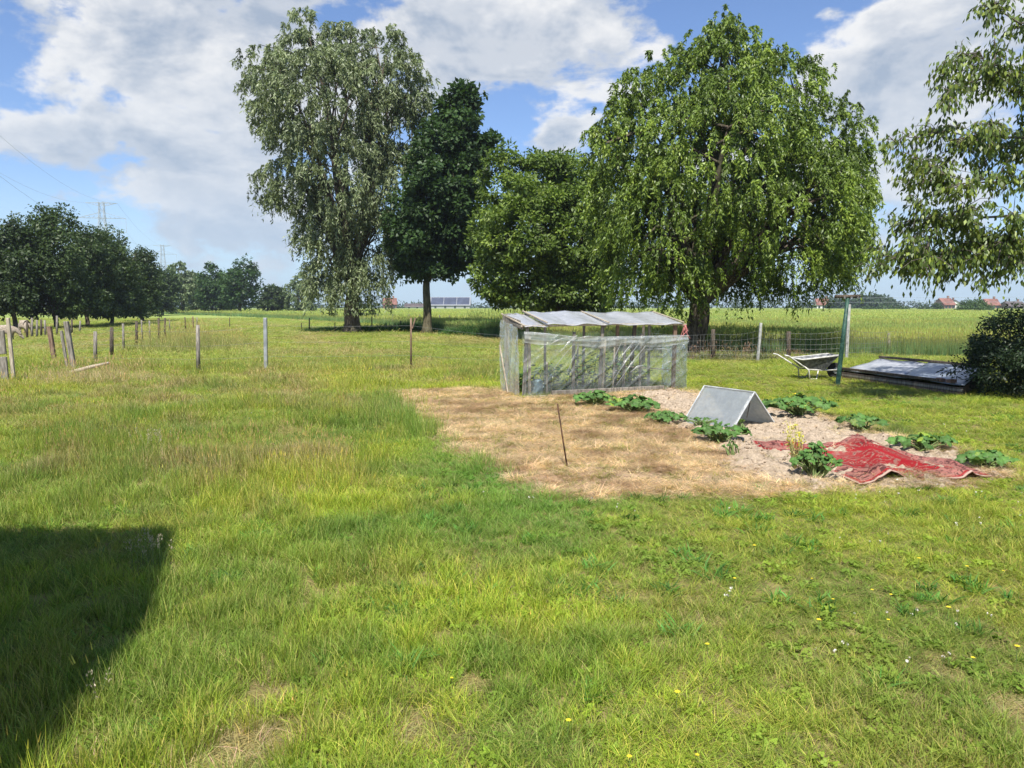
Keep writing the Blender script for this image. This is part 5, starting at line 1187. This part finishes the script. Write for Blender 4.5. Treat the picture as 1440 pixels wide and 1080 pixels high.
# ------------------------------------------------------------------ pylons and cables
def pylon_proto():
    rt = empty('electricity_pylon', (0, 0, 0)); b = MB(); H = 44; wb_, wt = 3.4, .9
    lv = [0, 7, 13, 18.5, 23, 27, 31, 35, 39, 42, H]
    def wd(z): return wt + (wb_ - wt) * max(0, 1 - z / 40)
    for a_, c_ in zip(lv[:-1], lv[1:]):
        for sx_, sy_ in ((-1, -1), (1, -1), (1, 1), (-1, 1)):
            b.bar((sx_ * wd(a_), sy_ * wd(a_), a_), (sx_ * wd(c_), sy_ * wd(c_), c_), .20)
        for (p1, p2) in (((-1, -1), (1, -1)), ((1, -1), (1, 1)), ((1, 1), (-1, 1)), ((-1, 1), (-1, -1))):
            b.bar((p1[0] * wd(a_), p1[1] * wd(a_), a_), (p2[0] * wd(c_), p2[1] * wd(c_), c_), .09); b.bar((p2[0] * wd(a_), p2[1] * wd(a_), a_), (p1[0] * wd(c_), p1[1] * wd(c_), c_), .09)
    b.build('lattice_body', M['steel_pylon'], rt)
    for z, L in ((43.6, 6.0), (37.5, 9.0), (28.0, 8.0)):
        q = MB()
        for s in (-1, 1):
            for y_ in (-.9, .9): q.bar((0, y_, z), (s * L, 0, z), .14); q.bar((s * .9, y_, z + (2.2 if z < 43 else -1.2)), (s * L, 0, z), .12)
            for k in range(1, 5): q.bar((s * L * k / 5, 0, z), (s * L * (k - .5) / 5, 0, z + (1.6 if z < 43 else -.8) * (1 - k / 5)), .12)
            if z < 43: q.bar((s * L, 0, z), (s * L, 0, z - 5.6), .12)
        q.build('crossarm', M['steel_pylon'], rt)
    for s in (-1, 1):
        q = MB(); q.bar((0, 0, 31.9), (s * 9, 0, 31.9), .14); q.build('tie_bar', M['steel_pylon'], rt)
    return rt
P1 = A(150, 431, 318); P2 = A(232, 431, 535); P0 = A(-140, 431, 135); dirp = math.atan2(P2.y - P1.y, P2.x - P1.x) - PI / 2
py1 = pylon_proto(); py1.location = (P1.x, P1.y, 0); py1.rotation_euler.z = dirp * .6; tag(py1, 'nearer lattice electricity pylon rising above the left orchard', 'pylon', 'pylons of the power line')
py2 = copy_tree(py1); py2.location = (P2.x, P2.y, 0); tag(py2, 'farther, smaller lattice electricity pylon right of the orchard', 'pylon', 'pylons of the power line')
py0 = copy_tree(py1); py0.location = (P0.x, P0.y, 0); tag(py0, 'nearest pylon of the line, just outside the left edge of the photo', 'pylon', 'pylons of the power line')
k = 0
for (z, L) in ((31.9, 9), (22.4, 8), (43.6, 6)):
    for s in (-1, 1):
        q = MB()
        for (a_, c_) in ((P0, P1), (P1, P2)):
            ca = math.cos(dirp * .6) * s * L; sa = math.sin(dirp * .6) * s * L
            pts = [Vector((a_.x + ca, a_.y + sa, z)).lerp(Vector((c_.x + ca, c_.y + sa, z)), u) - Vector((0, 0, 4 * 6 * u * (1 - u))) for u in np.linspace(0, 1, 15)]
            q.tube(pts, .035, 4, False)
        o = q.build('power_cable', M['steel_pylon'])
        tag(o, ['left cable of the middle arms of the pylons', 'right cable of the middle arms of the pylons', 'left cable of the lowest arms of the pylons', 'right cable of the lowest arms of the pylons', 'left earth cable at the very top of the pylons', 'right earth cable at the very top of the pylons'][k], 'cable', 'cables of the power line'); k += 1
for k, dz in enumerate((0, 1.6)):
    q = MB(); a_ = A(1235, 413, 300) + Vector((0, 0, -dz)); c_ = A(1620, 416, 240) + Vector((0, 0, -dz)); s0 = A(700, 417, 380) + Vector((0, 0, -dz)); q.tube([s0.lerp(c_, u) - Vector((0, 0, 3 * u * (1 - u))) for u in np.linspace(0, 1, 12)], .035, 4, False)
    o = q.build('overhead_cable', M['steel_pylon']); tag(o, ['upper of the two thin cables over the far field on the right', 'lower of the two thin cables over the far field on the right'][k], 'cable', 'cables over the right field')
for k, (px, D_) in enumerate(((700, 380), (1620, 240))):
    c_ = A(px, 417 if k == 0 else 416, D_); q = MB(); q.tube([(0, 0, -.1), (0, 0, c_.z + .6)], [.18, .11], 8); q.bar((-.8, 0, c_.z), (.8, 0, c_.z), .14); o = q.build('cable_pole', M['wood_dark']); o.location = (c_.x, c_.y, 0); tag(o, ['cable pole standing behind the dense bushy tree', 'cable pole beyond the right edge of the photo'][k], 'pole')

# ------------------------------------------------------------------ far houses
M['roof_red'] = plain_mat('red_roof_tile', (.22, .105, .08), .9, 0, .3, .6); M['roof_dark'] = plain_mat('dark_roof_tile', (.10, .08, .075), .8, 0, .3, .6); M['brickf'] = plain_mat('far_brick', (.22, .13, .095), .9, 0, .3, .8); M['white_wall'] = plain_mat('white_render', (.72, .70, .66), .9, 0, .1, .8); M['glass_dark'] = plain_mat('window_glass', (.03, .04, .05), .2, 0, .2, 1, .8)
M['grey_wall'] = plain_mat('pale_grey_wall', (.36, .36, .35), .9); M['roof_grey'] = plain_mat('pale_roof_sheet', (.26, .27, .29), .8); M['solar'] = plain_mat('solar_panel', (.075, .085, .12), .25, .1, .2, .3, .8)
def house(label, px, D, w_, h, rh, dep, wall_, roof_, rz=0.0, cat='house', wins=3, name='farmhouse', solar=False, chim=True):
    x_ = A(px, 431, D).x; rt = empty(name, (x_, D, 0), rz); tag(rt, label, cat)
    q = MB(); q.box((0, 0, h / 2), (w_, dep, h)); q.add([(-w_ / 2, -dep / 2, h), (-w_ / 2, dep / 2, h), (-w_ / 2, 0, h + rh - .1)], [(0, 1, 2)]); q.add([(w_ / 2, -dep / 2, h), (w_ / 2, dep / 2, h), (w_ / 2, 0, h + rh - .1)], [(0, 2, 1)]); q.build('wall', M[wall_], rt)
    q = MB(); e = .5; a_ = w_ / 2 + e; d_ = dep / 2 + e; zz = h - .25
    q.add([(-a_, -d_, zz), (a_, -d_, zz), (a_, 0, h + rh), (-a_, 0, h + rh), (-a_, d_, zz), (a_, d_, zz), (-a_, -d_, zz - .2), (a_, -d_, zz - .2), (a_, 0, h + rh - .25), (-a_, 0, h + rh - .25), (-a_, d_, zz - .2), (a_, d_, zz - .2)],
          [(0, 1, 2, 3), (3, 2, 5, 4), (7, 6, 9, 8), (8, 9, 10, 11), (0, 6, 7, 1), (4, 5, 11, 10), (0, 3, 9, 6), (3, 4, 10, 9), (1, 7, 8, 2), (2, 8, 11, 5)])
    rf = q.build('roof', M[roof_], rt)
    if chim: q = MB(); q.box((w_ * .3, 0, h + rh + .4), (.9, .7, 1.6)); q.build('chimney', M['brickf'], rf)
    if solar:
        for k in range(3):
            u0 = -a_ + .6 + k * (2 * a_ - 1) / 3; u1 = u0 + (2 * a_ - 1) / 3 - .35; n_ = Vector((0, -(h + rh - zz), d_)).normalized() * .12
            lo, hi = .10, .93; pz = lambda s: (-d_ * (1 - s), zz + (h + rh - zz) * s); (ya, za), (yb, zb) = pz(lo), pz(hi)
            q = MB(); q.add([Vector((u0, ya, za)) + n_, Vector((u1, ya, za)) + n_, Vector((u1, yb, zb)) + n_, Vector((u0, yb, zb)) + n_, Vector((u0, ya, za)) + n_ * .2, Vector((u1, ya, za)) + n_ * .2, Vector((u1, yb, zb)) + n_ * .2, Vector((u0, yb, zb)) + n_ * .2], [(0, 1, 2, 3), (0, 4, 5, 1), (1, 5, 6, 2), (2, 6, 7, 3), (3, 7, 4, 0)]); q.build('solar_panel', M['solar'], rf)
    for k in range(wins):
        q = MB(); xx = -w_ / 2 + w_ * (k + .5) / wins; q.box((xx, -dep / 2 - .03, h * .5), (1.1, .1, 1.4)); q.build('window', M['glass_dark'], rt)
    return rt
house('long white barn with dark solar panels on its roof, between oak and bushy tree', 634, 420, 21, 2.6, 4.2, 10, 'grey_wall', 'roof_grey', cat='barn', name='solar_barn', solar=True, wins=4, chim=False)
house('brick farmhouse with red roof just right of the tallest tree', 548, 430, 7, 3, 3.4, 8, 'brickf', 'roof_red', .2)
house('long low dark roofed shed left of the solar barn', 588, 440, 14, 1.8, 1.6, 8, 'white_wall', 'roof_dark', name='farm_shed', cat='shed', chim=False)
house('brick house with red roof left of the distant dark trees', 1156, 430, 6.5, 2.8, 3.4, 8, 'white_wall', 'roof_red', -.2)
house('low pale house right beside the left red roofed house', 1171, 440, 5.5, 2.2, 2.4, 7, 'white_wall', 'roof_dark', .1)
house('red brick house with red roof on the open horizon at right', 1328, 400, 6.0, 2.8, 3.2, 8, 'brickf', 'roof_red', .15)
house('small white gabled house next to the red brick house', 1341, 405, 3.4, 2.6, 2.6, 7, 'white_wall', 'roof_dark', PI / 2 * .9)
house('red roofed house half hidden by the lone round bush', 1392, 410, 6.0, 2.6, 3.2, 8, 'brickf', 'roof_red', -.1)
house('wide dark barn roof at the far right horizon', 1424, 430, 9.0, 2.0, 2.6, 8, 'brickf', 'roof_dark', 0)
# house on whose lawn the picture is taken: stands behind and left of the camera, unseen, its outline shaped to cast the shadow in the lower left corner
tanv = math.tan(SUN_EL); HH_ = 8.8; k_ = HH_ / tanv
def sp(px, py): g_ = G(px, py); return Vector((g_.x - SH[0] * k_, g_.y - SH[1] * k_))
c0_ = sp(252, 748); c1_ = sp(90, 1052); c1_ = c0_ + (c1_ - c0_).normalized() * 9; cm_ = sp(226, 868); c1_ = cm_ + (sp(90, 1052) - cm_).normalized() * 9; c3_ = Vector((-13, c0_.y + .12)); c2_ = Vector((-13, c1_.y))
print('house corner', c0_, c1_)
hs = empty('shadow_house', (c0_.x, c0_.y, 0)); tag(hs, 'unseen tall brick house shaped to cast the shadow on the lower left lawn', 'house')
pl = [c0_, c3_, c2_, c1_, cm_]; pl = [Vector((p.x - c0_.x, p.y - c0_.y)) for p in pl]
def inset(p, d): cxy = sum(pl, Vector((0, 0))) / 5; return p + (cxy - p).normalized() * d
q = MB(); pi_ = [inset(p, .35) for p in pl]; q.add([(p.x, p.y, 0) for p in pi_] + [(p.x, p.y, HH_ - .3) for p in pi_], [(i, (i + 1) % 5, 5 + (i + 1) % 5, 5 + i) for i in range(5)])
hw_ = q.build('wall', M['brickf'], hs)
q = MB(); q.add([(p.x, p.y, HH_ - .3) for p in pl] + [(p.x, p.y, HH_) for p in pl], [(4, 3, 2, 1, 0), (5, 6, 7, 8, 9)] + [(i, (i + 1) % 5, 5 + (i + 1) % 5, 5 + i) for i in range(5)]); q.build('roof', M['roof_dark'], hs)
for k in range(3):
    q = MB(); q.box((-2.2 - k * 3, -.30, 1.6 if k else 1.2), (1.2, .12, 1.3 if k else 2.1)); q.build('window', M['glass_dark'], hs)

# ------------------------------------------------------------------ small flowers and seed stalks
R = random.Random(12); YF = [(1291, 789), (1361, 799), (1411, 800), (1252, 836), (1152, 877), (995, 908), (1034, 816), (1368, 926), (1430, 916), (1060, 771), (798, 1018), (886, 1065), (635, 948), (951, 981), (982, 1057), (1332, 860), (1226, 830), (1249, 871), (1172, 840), (1142, 810)]
proto = None
for i, (px, py) in enumerate(YF):
    p = G(px, py, .07)
    if proto is None:
        rt = empty('yellow_flower', (p.x, p.y, 0)); tag(rt, 'tiny yellow meadow flower in the front lawn', 'flower', 'yellow flowers dotted over the front lawn')
        q = MB(); q.tube([(0, 0, 0), (.005, 0, .09)], .0014, 4); q.build('stem', M['stem'], rt)
        q = MB()
        for j in range(7):
            a = j * .8976; d = Vector((math.cos(a), math.sin(a), .12)); s_ = Vector((-math.sin(a), math.cos(a), 0)); c_ = Vector((.005, 0, .09)); q.add([c_, c_ + d * .008 + s_ * .004, c_ + d * .014, c_ + d * .008 - s_ * .004], [(0, 1, 2, 3)])
        q.build('petals', M['yellow'], rt); proto = rt
    else:
        c_ = copy_tree(proto); c_.location = (p.x, p.y, 0); c_.rotation_euler.z = R.uniform(0, 6); c_.scale = [R.uniform(.6, 1.1)] * 3
# white clover: countless specks
cl_ = MB(); Rn = np.random.default_rng(31); cen = [(1390, 700), (1300, 690), (1240, 705), (1030, 716), (870, 716), (1350, 745), (700, 705), (1350, 610), (1250, 880), (1180, 930), (1290, 935), (1020, 860), (1360, 885), (1440, 720), (1230, 770), (160, 640), (330, 590)]
for (px, py) in cen:
    for k in range(4):
        p = G(px + Rn.normal(0, 26), py + Rn.normal(0, 7)); h = Rn.uniform(.045, .085); r_ = Rn.uniform(.005, .009); c_ = Vector((p.x, p.y, h))
        for q_ in range(7): d = Vector(Rn.normal(0, 1, 3)).normalized(); u = d.orthogonal().normalized() * r_ * .6; v = d.cross(u); cc_ = c_ + d * r_; cl_.add([cc_ + u, cc_ + v, cc_ - u, cc_ - v], [(0, 1, 2, 3)])
        cl_.mi = 1; cl_.bar((p.x, p.y, 0), c_, .0014); cl_.mi = 0
tag(cl_.build('clover_blossoms', [plain_mat('clover_white', (.70, .66, .58), .8), M['stem']]), 'scattered tiny white clover heads in the lawn', kind='stuff')
# seeding grass clump catching light at the corner of the house shadow
def seedclump(label, px, py, n, h, seed):
    R_ = np.random.default_rng(seed); p = G(px, py); rt = empty('seeding_grass', (p.x, p.y, 0)); tag(rt, label, 'grass clump', 'seeding grass clumps'); sb = MB(); P_ = []; Ax = []
    for k in range(n):
        x_, y_ = R_.normal(0, .09), R_.normal(0, .06); e = Vector((x_ + R_.normal(0, .04), y_ + R_.normal(0, .04), h * R_.uniform(.7, 1.1))); sb.tube([(x_, y_, 0), (x_, y_, e.z * .5), e], [.0016, .0014, .001], 4, False)
        for j in range(16): s = R_.uniform(0, 1); P_.append(tuple(e - Vector((0, 0, s * .075)) + Vector((R_.normal(0, .008), R_.normal(0, .008), 0)))); Ax.append((R_.normal(0, .6), R_.normal(0, .6), 1))
    n_ = len(P_); link_mesh('seed_heads', leaves_mesh('seed_heads', np.array(P_), np.array(Ax), R_.normal(0, 1, (n_, 3)), R_.uniform(.012, .02, n_), R_.uniform(.004, .007, n_), np.array([[.50, .42, .30]]) * R_.uniform(.7, 1.2, (n_, 1))), M['veg'], rt); sb.build('stalks', M['stem'], rt)
seedclump('seeding grass stalks catching light at the corner of the house shadow', 216, 800, 16, .24, 1)
seedclump('few seeding stalks at the lower right rim of the house shadow', 158, 985, 3, .16, 2)
seedclump('pale mauve seeding clump in the mid left meadow', 214, 640, 24, .30, 3)
